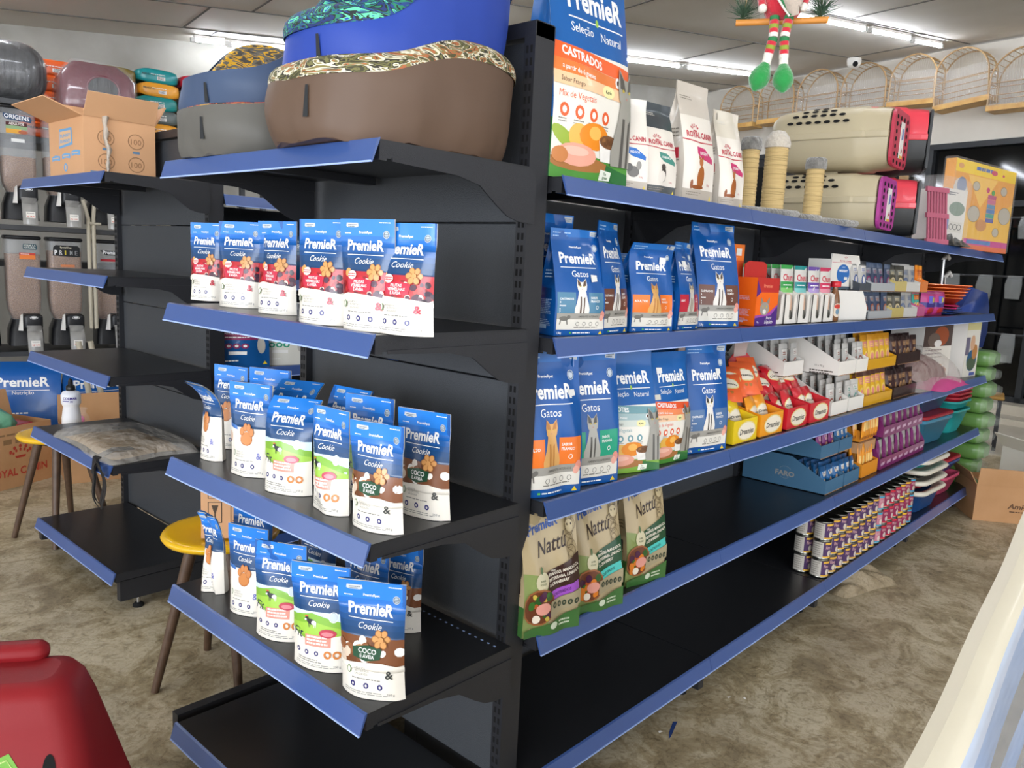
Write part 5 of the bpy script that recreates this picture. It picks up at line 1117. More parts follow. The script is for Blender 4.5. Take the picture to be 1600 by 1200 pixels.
o = flat_pack(.085, .125, .026, a_dpack('f06a3a'), 'f06a3a', seed=71).build('treat_pack', cat='treat pack'); R = random.Random(12)
row(o, [(1.1 + .045 * q, .10 + .012 * (q % 3), SK2 + .115 + .012 * (q % 2), -.9 + .12 * q, -.9 + .08 * q) for q in range(6)], lambda k: 'coral treat pack fanned over the yellow and amber displays, %s from the post' % ORD[k], 'coral treat packs')
o = flat_pack(.085, .12, .028, a_dpack('d0202e'), 'd0202e', seed=72).build('treat_pack', cat='treat pack')
row(o, [(1.42 + .06 * q, .12 + .02 * (q % 2), SK2 + .085 + .01 * (q % 3), -.5 + .3 * (q % 3), -.75) for q in range(6)], lambda k: 'red treat pack heaped loosely atop the red displays, %s from the post' % ORD[k], 'heaped red treat packs')
# white side-cut cartons of silver sachets
def a_cart():
    a = Art(2.3, K); a.text(.72, .2, '12 x 70 g', .07, '4a4038', al='l'); a.bars(.66, .08, .96, 2, .06, .03, '4a4038', 4); a.poly([(.22, .62), (.36, .66), (.3, .45)], '3a3430'); a.text(.26, .36, 'de', .14, '3a3430', bold=.02); return a
WC = [(1.585, .14, .155, .175, 'rear upper'), (1.83, .03, .155, .18, 'front upper'), (1.80, .03, 0, .17, 'front lower'), (1.985, .03, 0, .165, 'second lower'), (2.02, .03, .155, .13, 'second upper')]
for x, y, z, w, nm in WC:
    tray((x, y, SK2 + z), w, .33, .055, .15, 'tray_white', art_side=a_cart(), hx=.15, label='%s cream carton with sloping cut side holding silver sachets' % nm, inner_='card', slope=.55)
tray((1.60, .27, SK2), .18, .13, .15, .152, 'tray_white', label='cream carton carrying the rear upper one, at the back of the shelf')
MID = 'on the middle product shelf'
def cfill(x, y, z, w, n, rows, nm, cols, seed, pl):
    o = flat_pack(.062, .115, .014, a_sach(*cols), cols[0], seed=seed).build('food_sachet', cat='sachet'); R = random.Random(seed)
    row(o, [(x + w * (k + .5) / n, y + .02 + r * .034, SK2 + z + .006 + .012 * r, R.uniform(-.15, .15), -.1 + R.uniform(-.05, .03)) for r in range(rows) for k in range(n)], rc_label('%s %s' % (nm, pl), n), '%s %s' % (nm, pl))
SV = ('b5b3ae', 'c9c7c2', 'd8d6d0', '8a4a3a')
cfill(1.58, .14, .155, .18, 2, 4, 'silver sachet', SV, 80, 'in the rear upper cream carton')
cfill(1.83, .03, .155, .17, 2, 5, 'silver sachet', SV, 81, 'in the front upper cream carton')
cfill(1.80, .03, 0, .17, 2, 5, 'silver sachet', SV, 82, 'in the front lower cream carton')
cfill(1.985, .03, 0, .16, 2, 5, 'silver sachet', ('b5b3ae', 'c9c7c2', 'd8d6d0', '3a8a80'), 83, 'in the second lower cream carton')
cfill(2.02, .03, .155, .125, 2, 4, 'silver sachet', SV, 84, 'in the second upper cream carton')
for z, pl in ((SK2 + .155, 'in the upper middle-shelf tier'), (SK2, 'in the lower middle-shelf tier')):
    tier(2.16, 2.52, 5, .04, z, 'd9a81e', 'c98a1e' if z > SK2 + .1 else '5a3a30', 'd98a7a', 'e8c860', 'yellow', pl, .14, .066, 2, 7, 'dba31a', th=.045)
    tier(2.54, 2.88, 5, .04, z, '3c211e', '2a1716', '7a5a40', 'b0885a', 'dark brown', pl, .12, .062, 2, 8, '33201c', th=.05)
# bags and picture boxes
t = empty('bagged_collars', (3.06, .13, SK2), 0, 'maroon cloth in a crumpled clear bag on the middle product shelf', 'bagged goods')
mat('maroon_cloth', '6a1c26', .6, bump=.4, bscale=30); mat('pink_cloth', 'd04a8c', .5)
blanket(12, 10, lump(.1, .03, .04, .5, .24, .13, wob(random.Random(4), 5, .006, 9), -.1), 'maroon_cloth').build('cloth', t); blanket(18, 14, lump(.12, .02, .0, .6, .32, .2, wob(random.Random(5), 5, .006, 7), -.1, p=.35), 'film_milky').build('clear_bag', t)
blanket(12, 10, lump(.2, -.04, 0, .5, .22, .05, wob(random.Random(6), 5, .004, 9)), 'pink_cloth').build('pink_bag', None, (3.08, .1, SK2), label='flat pink item in a clear bag at the shelf edge, under the maroon one', cat='bagged goods')
def a_dogbox():
    a = Art(.75, K); a.rect(0, 0, 1, 1, 'dcd6ca'); a.rect(0, .55, 1, 1, '4a3a34'); a.ell(.6, .72, .2, .17, '9a4a24'); a.ell(.35, .66, .16, .12, '6a5a50'); a.ell(.5, .6, .1, .06, 'e0dcd6'); a.bars(.08, .48, .7, 3, .06, .02, '8a7a78', 3); a.ell(.7, .12, .16, .08, 'b06a34'); a.ell(.66, .2, .06, .05, 'c99a6a'); return a
def a_catbox():
    a = Art(.6, K); a.rect(0, 0, 1, 1, 'd6d2c6'); a.rect(0, .85, 1, 1, 'c9c08a'); a.rect(.02, .4, .3, .72, '6a6478'); a.ell(.55, .3, .22, .2, '2f5a80'); a.ell(.55, .24, .2, .12, '4a5a44'); a.ell(.72, .45, .12, .14, 'b07a44'); a.ell(.5, .62, .1, .14, 'c9a080'); a.rect(.5, .02, .9, .08, '4a5a9a'); return a
def picbox(x, y, w, d, h, art_, lb, rz=-.12):
    t = empty('picture_box', (x, y, SK2), rz, lb, 'product box'); m = MB(); m.box((0, 0, 0), (w, d, h), 'white_board'); flat_art(m, (0, 0, 0), (w, 0, 0), (0, 0, h), art_); m.build('box_body', t)
picbox(3.42, .17, .38, .18, .33, a_dogbox(), 'tall white product box picturing a brown dog, middle shelf end'); picbox(3.84, .06, .2, .2, .32, a_catbox(), 'narrow white box picturing cats around a blue bowl')
# --- third shelf
SK3 = RZ[3] + .001
def a_faro():
    a = Art(2.4, K); a.ring(.52, .45, .2, .012, '7a8a94'); a.rect(.3, .3, .74, .56, '3f6a8a'); a.text(.52, .34, 'FARO', .22, '8f8f8c', al='c', bold=.035); a.rect(.04, .72, .16, .92, '6a6a68'); return a
mat('faro_blue', '3f6a8a', .6)
for k, (x, y, z, w, lb) in enumerate(((1.83, .03, 0, .19, 'lower nearest'), (1.85, .07, .132, .19, 'upper nearest'), (2.03, .03, 0, .17, 'lower second'), (2.05, .07, .132, .14, 'upper second'))):
    tray((x, y, SK3 + z), w, .35 - (y - .03), .055, .13, 'faro_blue', art_side=a_faro(), hx=.13, label='%s slate-blue cardboard display box with oval lettering, third shelf' % lb, inner_='card', slope=.42)
    cols = ('1c5f96', '174a7a', 'd0d4d8', 'c99a6a') if z == 0 or k == 3 else ('7a2f72', '5a2356', 'c9a0c0', 'c99a6a')
    o = flat_pack(.052, .1, .014, a_sach(*cols), cols[0], seed=90 + k).build('food_sachet', cat='sachet'); R = random.Random(k + 9)
    row(o, [(x + w * (q + .5) / 3, y + .02 + r * .03, SK3 + z + .006 + .004 * r, R.uniform(-.2, .2), -.12) for r in range(4) for q in range(3)], rc_label('%s sachet in the %s slate-blue box' % ('purple' if k == 1 else 'blue', lb), 3), 'sachets in the %s slate-blue box' % lb)
mat('amber_card', 'd9891a', .5)
tray((2.23, .03, SK3), .2, .22, .06, .1, 'amber_card', label='lower amber treat display with sticks on the third shelf', slope=.8)
tray((2.25, .06, SK3 + .15), .17, .2, .05, .09, 'amber_card', label='upper amber treat display tucked under the shelf above', slope=.8)
def a_stick():
    a = Art(.2); a.rect(0, 0, 1, 1, 'd98a1a'); a.rect(.2, .3, .8, .6, 'e8c070'); a.rect(0, 0, 1, .1, 'a05a14'); return a
for z, n, lb in ((SK3 + .01, 14, 'lower'), (SK3 + .16, 8, 'upper')):
    o = flat_pack(.026, .13, .016, a_stick(), 'd98a1a', seed=99).build('treat_stick', cat='treat stick'); R = random.Random(n)
    row(o, [(2.25 + .17 * (k % 7) / 6.5, .05 + .03 * (k // 7), z + .006, R.uniform(-.3, .3), R.uniform(-.25, 0)) for k in range(n)], rc_label('amber treat stick in the %s amber display' % lb, 7), 'amber sticks, %s display' % lb)
m = MB(); m.box((2.24, .05, SK3 + .102), (2.43, .28, SK3 + .148), 'card'); m.build('spacer_carton', None, label='flat brown carton between the two amber displays', cat='carton')
def a_whisk():
    a = Art(.62); a.rect(0, 0, 1, 1, '8a8480'); a.rect(0, 0, .3, 1, '7a2a6a'); a.rect(.3, .75, 1, 1, 'b0aca8'); a.ell(.62, .4, .16, .2, '5a4a40'); a.ell(.62, .55, .1, .09, 'b0a89c'); a.rect(.3, .0, 1, .12, 'c9c4be'); return a
def a_wt():
    a = Art(1.6); a.rect(0, 0, 1, 1, '7e2a66'); a.poly([(.2, .3), (.8, .38), (.8, .66), (.2, .56)], 'c9a8c0'); return a
for z, x0, n, pl in ((SK3 + .148, 2.46, 7, 'upper'), (SK3, 2.46, 8, 'lower')):
    o = flat_pack(.07, .125, .014, a_whisk(), '7a2a6a', seed=int(z * 100)).build('food_sachet', cat='sachet'); sp = []
    for q in range(n):
        x = x0 + q * .084
        tray((x, .03, z), .082, .12, .05, .12, P('7a2a66'), art_front=a_wt(), label='purple sachet display box in the %s row of the third shelf, %s from the post' % (pl, ORD[q]), group='%s row of purple display boxes' % pl, slope=.35)
        sp += [(x + .043, .045 + .03 * r, z + .006, .08 * math.sin(q * 3 + r), -.12) for r in range(2)]
    row(o, sp, lambda k: '%s purple sachet in the %s row of purple boxes, %s box from the post' % (('front', 'rear')[k % 2], pl, ORD[k // 2]), '%s row purple sachets' % pl)
mat('tub_blue', '3f7f9c', .35); mat('tub_lid_red', '9a2230', .35); mat('tub_dark', '2a5070', .3); mat('lid_clear', '8a9a94', .2, alpha=.7); mat('teal_plastic', '2a9a98', .35); mat('pink_plastic', 'c04a6a', .35); mat('red_plastic', 'a82434', .35); mat('white_plastic', 'd8d2c2', .35); mat('black_plastic', '1c1c1e', .35); mat('deep_blue', '1f3f78', .35); mat('royal_blue', '24508c', .4)
def tub(loc, w, d, h, col, lid, lb, rz=0., name='lidded_tub', lidm=None):
    t = empty(name, loc, rz, lb, 'plastic tub'); m = MB()
    m.loft([[(p[0], p[1], z) for p in rrect(i, i, w - i, d - i, .04, 5)] for z, i in ((0, .05), (.01, .04), (h - .02, .008), (h - .02, .0), (h, 0), (h - .004, .008), (.02, .045))], col, True, True); m.build('tub_body', t)
    if lid: m = MB(); m.rbox((-.004, -.004, h), (w + .004, d + .004, h + .02), .04, lidm or lid); m.build('lid', t)
    return t
tub((3.10, .03, SK3), .45, .33, .15, 'tub_blue', 'tub_lid_red', 'blue plastic tub with dark red lid on the third shelf', -.06)
tub((3.08, .04, SK3 + .172), .5, .33, .12, 'tub_dark', 'lid_clear', 'dark blue tub with cloudy lid on top of the red-lidded tub', -.03)
cs = ['teal_plastic', 'teal_plastic', 'red_plastic', 'red_plastic', 'pink_plastic', 'teal_plastic']; nn = ['deep teal bucket at the bottom', 'turquoise basin second', 'red basin third', 'red basin fourth', 'pink basin fifth', 'green-teal basin topmost']
for k, c in enumerate(cs):
    h = .14 if k == 0 else .05; z0 = SK3 + (0 if k == 0 else .141 + (k - 1) * .024)
    t = empty('stacked_basin', (3.68, .03, z0), -.05, nn[k] + ' of the nested plastic stack on the third shelf', 'plastic basin', 'nested basins on the third shelf'); m = MB(); i0 = .035 if k == 0 else .02
    m.loft([[(p[0], p[1], z) for p in rrect(i, i, .32 - i, .3 - i, .06, 5)] for z, i in ((0, i0 + .01), (h * .2, i0), (h - .012, .01), (h - .012, 0), (h, 0), (h - .003, .01), (h * .3, i0 + .008))], c, True, True); m.build('basin_body', t)
# --- bottom shelf: tins
SK4 = RZ[4] + .001
mat('tin_lid', '8f8f86', .3, 1., bump=.1, bscale=40); mat('tin_wall', '55504a', .4, .8); mat('tin_paper', 'c4beb4', .6)
def tin(c, c2, c3, word, nm):
    m = MB(); r, h = .0365, .078
    m.lathe([(r - .002, 0), (r, .002), (r, .004), (r - .0012, .006), (r - .0012, h - .006), (r, h - .004), (r, h - .001), (r - .003, h), (r - .005, h - .004), (.012, h - .004)], 'tin_lid', 20)
    a = Art(2.9, K); a.rect(0, 0, 1, 1, c); a.rect(0, 0, 1, .1, c2); a.rect(.0, .0, .34, 1, 'c4beb4'); a.bars(.03, .85, .31, 6, .14, .05, '8a857c', 1); a.text(.42, .56, word, .3, 'c9a0a0', bold=.02)
    a.ell(.55, .3, .2, .2, c3); a.rect(.66, .12, .78, .4, 'e0dcd0'); a.rect(.4, .85, .8, .98, c2)
    sheet_art(m, [[(r * .975 * math.cos(b), r * .975 * math.sin(b), z) for z in (.007, h - .007)] for b in [math.radians(140 + 15 * q) for q in range(15)]], a, base=.0006)
    return m.build('food_tin', cat='food tin')
def tins(proto, xs_, nm, rows=2):
    sp = []
    for k, x in enumerate(xs_):
        for r in range(rows):
            for lv in range(3): sp.append((x + (.0 if r == 0 else .004), .045 + r * .076, SK4 + lv * .0785, .12 * math.sin(k * 5 + lv * 3 + r), 0))
    def lb(k):
        lv = ('bottom', 'middle', 'top')[k % 3]; r = ('front', 'second', 'rear')[(k // 3) % rows] if rows == 3 else ('front', 'second')[(k // 3) % rows]
        return '%s food tin on the bottom shelf, %s level, %s row%s' % (nm, lv, r, '' if len(xs_) == 1 else ', %s from the post' % ORD[k // (3 * rows)])
    row(proto, sp, lb, '%s tins' % nm)
X0 = 1.90
tins(tin('4a2f5c', 'd9a83a', 'c9beb0', 'Fino', ''), [X0 + k * .077 for k in range(8)], 'purple-labelled')
tins(tin('c07a8a', '3a9ab8', 'd9c9c0', 'Lamb', ''), [X0 + 8 * .077], 'pink-labelled')
tins(tin('8a1f4a', 'c8283a', 'c9c0b8', 'Whis', ''), [X0 + k * .077 for k in (9, 10, 11)], 'red-topped crimson')
tins(tin('8a1f4a', 'e0b02a', 'b0a898', 'Whis', ''), [X0 + k * .077 for k in (12, 13)], 'yellow-topped crimson', 2)
tins(tin('8a1f4a', '3a9ab8', 'b0a898', 'Whis', ''), [X0 + 14 * .077], 'blue-topped crimson', 2)
# litter trays
def litter(z, col, lb, h=.09):
    t = empty('litter_tray', (3.09, .0, z), -.04, lb, 'litter tray', 'litter trays stacked on the bottom shelf'); m = MB()
    m.loft([[(p[0], p[1], zz) for p in rrect(i, i, .42 - i, .38 - i, .08, 6)] for zz, i in ((0, .05), (.01, .04), (h - .02, .015), (h - .018, .0))], col, True, False); m.build('tray_body', t)
    m = MB(); m.loft([[(p[0] + (.06 if p[0] > .3 and .1 < p[1] < .28 or 0 else 0), p[1] - (.05 if p[1] < .05 and .12 < p[0] < .3 else 0), zz) for p in rrect(i, i, .42 - i, .38 - i, .08, 6)] for zz, i in ((h - .022, -.004), (h - .01, -.01), (h, -.002), (h - .004, .02), (.03 if h > .05 else .012, .05))], 'white_plastic', False, True); m.build('white_rim', t)
litter(SK4, 'royal_blue', 'blue litter tray with white rim, bottom of the stack', .13)
for k, (c, n) in enumerate((('red_plastic', 'dark red litter tray with white rim, second in the stack'), ('black_plastic', 'black litter tray with white rim, third in the stack'), ('teal_plastic', 'teal litter tray with white rim, topmost in the stack'))): litter(SK4 + .131 + k * .056, c, n, .055)
tub((3.60, .02, SK4), .3, .22, .12, 'pink_plastic', None, 'pink plastic box on the bottom shelf beside the litter trays', -.04, 'plastic_box')
tub((3.61, .03, SK4 + .121), .3, .21, .08, 'deep_blue', 'red_plastic', 'dark blue box with flat red lid, on the pink box', -.04, 'plastic_box')
t = tub((3.72, .33, SK4), .0 + .38, .06, .3, 'royal_blue', None, 'tall ribbed blue container behind the pink and red boxes', 0, 'ribbed_container') if 0 else None
t = empty('ribbed_container', (3.56, .26, SK4), 0, 'tall ribbed blue plastic container at the end of the bottom shelf', 'plastic container'); m = MB()
m.loft([[(p[0] + .004 * math.sin(k * 2.1), p[1], z) for k, p in enumerate(rrect(i, i, .54 - i, .13 - i, .02, 6))] for z, i in ((0, .012), (.3, .002), (.305, -.004), (.325, -.004), (.325, .004), (.02, .014))], 'royal_blue', True, True); m.build('container_body', t)
# green-ended packs piled beyond the end of the run
mat('pack_green', '5f8a44', .4, coat=.3); mat('pack_violet', '3a3a6a', .35, coat=.4)
for k in range(10):
    t = empty('rolled_pad_pack', (4.19 + .008 * math.sin(k * 2), -.02 + .012 * math.cos(k * 3), .002 + k * .096), .05 * math.sin(k), 'green-ended rolled pad pack in the pile beyond the shelf end, %s from the floor' % ['first', 'second', 'third', 'fourth', 'fifth', 'sixth', 'seventh', 'eighth', 'ninth', 'tenth', 'eleventh'][k], 'pad pack', 'rolled pad packs piled at the end of the run')
    m = MB(); m.loft([[(p[0], y, p[1]) for p in rrect(i, i * .5, .22 - i, .094 - i * .5, .03, 4)] for y, i in ((.0, .03), (.03, .004), (.06, 0), (.42, 0), (.44, .02))], 'pack_green', True, True); m.build('pack_body', t)
    m = MB(); m.loft([[(p[0], y, p[1]) for p in rrect(i, i * .5, .22 - i, .094 - i * .5, .03, 4)] for y, i in ((-.035, .05), (-.0, .028), (.028, .0015))], 'wrap_shine', True, False); m.build('wrapper_end', t)
# ------------------------------------------------------------------ top of the long run
SK0 = RZ[0] + .001
mat('sisal', 'c9ae78', .8, bump=1., bscale=60, stretch=(.1, .1, 3), detail=1, bdist=.01); mat('grey_plush', '8f8c86', .95, bump=1., bscale=90, fuzz=.6, bdist=.01, var='6a6864', vscale=30)
mat('white_plush', 'c9c0b2', .95, bump=1., bscale=90, fuzz=.5, bdist=.01)
def scratch(u, h, w, top, lb, y=.12, pl='grey_plush'):
    p = at(u, 310, y=y); t = empty('scratching_post', (p[0], y, SK0), -.35, lb, 'scratching post', 'sisal scratching posts on the top shelf')
    m = MB(); m.rbox((-.1, -.085, 0), (.16, .1, .022), .02, 'grey_plush'); m.build('plush_base', t)
    m = MB(); n = int(h / .008); m.lathe([(w + (.0014 if k % 2 else 0), .02 + (h - .05) * k / n) for k in range(n + 1)], 'sisal', 20); m.build('sisal_column', t)
    m = MB(); m.lathe([(w + .005, h - .035), (w + .007, h - .02), (w + (.0 if top else .005), h), (w * .6 if top else w, h + (.018 if top else .004)), (w * .2, h + (.022 if top else .006))], pl, 20); m.build('plush_cap', t)
    return t
scratch(1167, .235, .026, False, 'thin sisal scratching post with grey cap, half behind the cream bag')
scratch(1207, .265, .036, True, 'tallest sisal scratching post with whitish domed plush cap', pl='white_plush')
scratch(1270, .225, .03, False, 'shorter sisal scratching post with flat grey cap before the carriers', y=.09)
mat('carrier_beige', 'b5a98c', .42); mat('door_red', 'b8324a', .4); mat('door_magenta', 'a83a8c', .4); mat('carrier_red', 'd8404e', .35, coat=.3); mat('carrier_black', '26282a', .4)
def carrier(loc, rz, L_, W_, H_, top, bot, door, lb, holes=True, grid_=False):
    t = empty('pet_carrier', loc, rz, lb, 'pet carrier', 'pet carriers on the top shelf'); r = .07
    def sec(x, s, z0, z1, up):   # half shell cross-section, y across
        pts = []; n = 8; hw = W_ / 2 * s
        for k in range(n + 1):
            a = PI * k / n; e = .5; c, q = math.cos(a), math.sin(a); yy = hw * math.copysign(abs(c) ** e, c); zz = abs(q) ** e
            pts.append((x, yy, z0 + (z1 - z0) * zz))
        return pts
    xs_ = [(-L_ / 2, .35), (-L_ / 2 + .006, .68), (-L_ / 2 + .03, .86), (-L_ / 2 + .07, .95), (-L_ * .2, 1), (L_ * .22, 1), (L_ * .3, .985), (L_ * .32, .93), (L_ / 2 - .03, .9), (L_ / 2 - .005, .86)]
    zm = H_ * .52
    m = MB(); m.loft([sec(x, s, zm, zm + (H_ - zm) * (.25 + .75 * min(1, s)), 1) for x, s in xs_], top, True, True, close=False)
    m.loft([[(x, y_, z) for x, y_, z in sec(x, s * 1.035, zm - .012, zm + .012, 1)][::1] for x, s in xs_], top, False, False, close=False); m.build('upper_shell', t)
    m = MB(); m.loft([[(x, y_, z) for x, y_, z in sec(x, s * (1 if 1 else 1), zm, 0.0 + (1 - min(1, s)) * zm * .8, 0)] for x, s in xs_], bot, True, True, close=False); m.build('lower_shell', t)
    m = MB()      # flange around the middle
    ring = [(x, -W_ / 2 * s - .007, 0) for x, s in xs_] + [(x, W_ / 2 * s + .007, 0) for x, s in reversed(xs_)]
    m.loft([[(x, y_, zm - .012) for x, y_, _ in ring], [(x * 1.01, y_ * 1.01, zm - .008) for x, y_, _ in ring], [(x * 1.01, y_ * 1.01, zm + .01) for x, y_, _ in ring], [(x, y_, zm + .014) for x, y_, _ in ring]], top, True, True, False); m.build('joint_flange', t)
    if holes:
        m = MB()
        for sd in (-1, 1):
            for rr, (n, z) in enumerate(((7, .16), (6, .36), (4, .56), (2, .74))):
                for k in range(n):
                    x = -.01 + (k - (n - 1) / 2) * .036 - .02; q = z; zz = zm + (H_ - zm) * math.sin(q * 1.35) ** .5 * .985 if q > 0 else zm
                    a = math.acos(min(1, 0)) ; zf = (zz - zm) / (H_ - zm); ang = math.asin(min(1, zf ** 2)); yy = W_ / 2 * math.cos(ang) ** .5 + .0015
                    nrm = Vector((0, sd * math.cos(ang), math.sin(ang))); tx = Vector((1, 0, 0)); tz = nrm.cross(tx) ; c = Vector((x, sd * yy, zz)) + nrm * .002
                    m.poly([c + tx * .013 * math.cos(2 * PI * j / 10) + tz * .0065 * math.sin(2 * PI * j / 10) for j in range(10)][::-sd], 'slot_dark')
            a2 = [(.0 + .11 * math.cos(b) * 1.0 - .02, zm - .13 * H_ / .25 * abs(math.sin(b))) for b in [PI * k / 12 for k in range(13)]]
        m.build('vent_holes', t)
    m = MB(); dw, dh = W_ * .8, H_ * .86; x = L_ / 2 + .001
    outer = rrect(-dw / 2, H_ * .06, dw / 2, H_ * .06 + dh, .04, 5)
    if not grid_:
        m.prism(outer, x, x + .012, door, 'x')
        for r_ in range(7):
            for k in range(4):
                if 2 <= r_ <= 4 and k in (1, 2): continue
                m.prism([(-dw * .34 + k * dw * .22 + .012 * math.cos(2 * PI * j / 8), H_ * .13 + r_ * dh * .13 + .009 * math.sin(2 * PI * j / 8)) for j in range(8)], x + .0125, x + .0128, 'slot_dark', 'x')
    else:
        for k in range(7): m.box((x, -dw / 2 + k * dw / 6 - .004, H_ * .08), (x + .01, -dw / 2 + k * dw / 6 + .004, H_ * .9), door)
        for k in range(6): m.box((x + .001, -dw / 2, H_ * .08 + k * dh / 5.3), (x + .009, dw / 2, H_ * .08 + k * dh / 5.3 + .009), door)
        m.box((x - .004, -dw / 2, H_ * .08), (x - .002, dw / 2, H_ * .88), 'slot_dark')
    d = m.build('door', t)
    if not grid_:
        a = Art(.35, K); a.rect(0, 0, 1, 1, 'dedad2'); a.poly([(.2, .5), (.8, .55), (.7, .85), (.3, .8)], '6a7ab0'); a.poly([(.3, .12), (.8, .2), (.5, .3)], 'a02434'); a.rect(0, 0, 1, .08, 'd9a84a')
        m = MB(); m.box((x + .013, -.022, H_ * .2), (x + .016, .022, H_ * .75), 'white_board'); flat_art(m, (x + .016, -.022, H_ * .2), (0, .044, 0), (0, 0, H_ * .55), a); m.build('hang_tag', d)
    m = MB(); m.tube([(-.05, 0, H_ - .002), (-.045, 0, H_ + .008), (.035, 0, H_ + .008), (.04, 0, H_ - .002)], .006, top, 8); m.build('handle', t)
    return t
CR = math.radians(-86)
carrier((2.04, .235, SK0), CR, .46, .28, .228, 'carrier_beige', 'carrier_beige', 'door_magenta', 'beige pet carrier with magenta door, bottom of the stack')
carrier((2.07, .23, SK0 + .238), CR, .47, .285, .245, 'carrier_beige', 'carrier_beige', 'door_red', 'beige pet carrier with red door, on top of the stack')
carrier((2.43, .25, SK0), math.radians(-68), .46, .28, .26, 'carrier_red', 'carrier_black', 'carrier_black', 'red and black pet carrier, bottom one behind the beige pair', holes=False, grid_=True)
carrier((2.46, .25, SK0 + .27), math.radians(-68), .47, .29, .285, 'carrier_red', 'carrier_black', 'carrier_black', 'red and black pet carrier, upper one behind the beige pair', holes=False, grid_=True)
m = MB(); mat('dusty_pink', 'b05a70', .45)
for k in range(7): m.box((k * .02, 0, .01), (k * .02 + .009, .008, .25), 'dusty_pink')
for z in (0, .12, .24): m.box((-.008, -.002, z), (.14, .01, z + .022), 'dusty_pink')
m.build('pink_grate', None, (2.80, .04, SK0), -.3, rot=(-.12, 0, -.4), label='dusty pink plastic grate standing at the edge of the top shelf', cat='plastic grate')
t = empty('fabric_toy_box', (2.98, .04, SK0), -.25, 'white product box with grey wave print wrapped in clear film, top shelf', 'product box')
a = Art(.62, K); a.rect(0, 0, 1, 1, 'd3cfc8'); a.bars(.08, .92, .6, 2, .04, .02, '6a6a70', 1); a.ell(.6, .62, .22, .14, '7a8a7c'); a.rect(.0, .2, .3, .4, '5a80b0'); a.rect(.3, .15, .9, .36, 'c9c5bb')
for k in range(3): a.ring(.42 + k * .18, .26, .06, .012, '3a3c3c', 12)
m = MB(); m.box((0, 0, .03), (.2, .14, .27), 'white_board'); flat_art(m, (0, 0, .03), (.2, 0, 0), (0, 0, .24), a); m.build('box_body', t)
blanket(18, 6, lump(.1, .03, 0, .26, .14, .04, wob(random.Random(11), 6, .02, 14)), 'wrap_black').build('dark_string', t)
m = MB(); m.rbox((-.08, -.03, 0), (.22, .16, .33), .05, 'wrap_shine'); m.build('clear_bag', t)
t = empty('cat_tree', (3.0, .24, SK0), .2, 'small tan cat tree with dark plush ball, behind the white box', 'cat tree')
m = MB(); m.box((-.06, -.04, 0), (.08, .06, .02), 'tan_cloth'); m.box((-.02, -.02, .02), (.02, .02, .5), 'tan_cloth'); m.box((-.05, -.04, .47), (.06, .05, .5), 'tan_cloth'); m.build('post', t); m = MB(); m.ball((.05, -.03, .3), .035, 'wrap_black', 10); m.ball((.03, -.03, .36), .02, 'wrap_black', 8); m.build('plush_ball', t)
def a_house():
    a = Art(.95); a.rect(0, 0, 1, 1, 'e8a03a'); a.poly([(0, .5), (.5, .35), (1, .6), (1, .1), (0, .1)], 'ecb83a'); a.poly([(.2, .85), (.45, .5), (.7, .85)], 'f0c05a'); a.rect(0, .86, 1, 1, 'f2cc1e'); a.bars(.32, .92, .7, 1, .03, .04, '4a6ab0', 2); a.ell(.62, .93, .05, .03, 'c8385a'); a.ell(.08, .93, .04, .03, 'd99a5a'); a.ell(.78, .92, .02, .016, 'c8385a')
    for x, y, r in ((.35, .74, .05), (.82, .74, .05), (.36, .42, .09), (.88, .45, .1), (.76, .24, .05)): a.ell(x, y, r + .006, r + .006, '8a6a3a', 16); a.ell(x, y, r, r, 'b8b0a0', 16)
    a.ell(.55, .72, .03, .035, 'c83a6a', 6); a.ell(.64, .7, .03, .035, '4aa04a', 6)
    for k, c in enumerate(('b84a7a', 'c86a8a', '5a8aa8', '4a7ab0', '3a9a8a', '5a5aa0')): a.rect(.56, .62 - k * .055, .7, .67 - k * .055, c)
    a.ell(.5, .3, .09, .07, 'c98a4a'); a.ell(.1, .6, .12, .2, 'cfc8bc'); a.ell(.12, .72, .07, .09, '6a7a9a'); a.rect(0, .0, 1, .06, 'e06a2a'); a.rect(.25, .06, 1, .13, 'c83a8a'); a.rect(.3, .075, .7, .12, '4a7ab0'); return a
p = at(1490, 376, y=.05); t = empty('cat_house_pack', (3.22, .07, SK0), math.radians(-10), 'flat orange and yellow cardboard cat house pack in clear film, top shelf end', 'cat house pack')
m = MB(); m.box((0, 0, 0), (.72, .05, .44), P('e8a03a')); flat_art(m, (0, 0, 0), (.72, 0, 0), (0, 0, .44), a_house(), base=.001); m.build('pack_body', t)
m = MB(); m.rbox((-.01, -.008, .0), (.735, .058, .452), .012, 'wrap_shine'); m.build('clear_wrap', t)
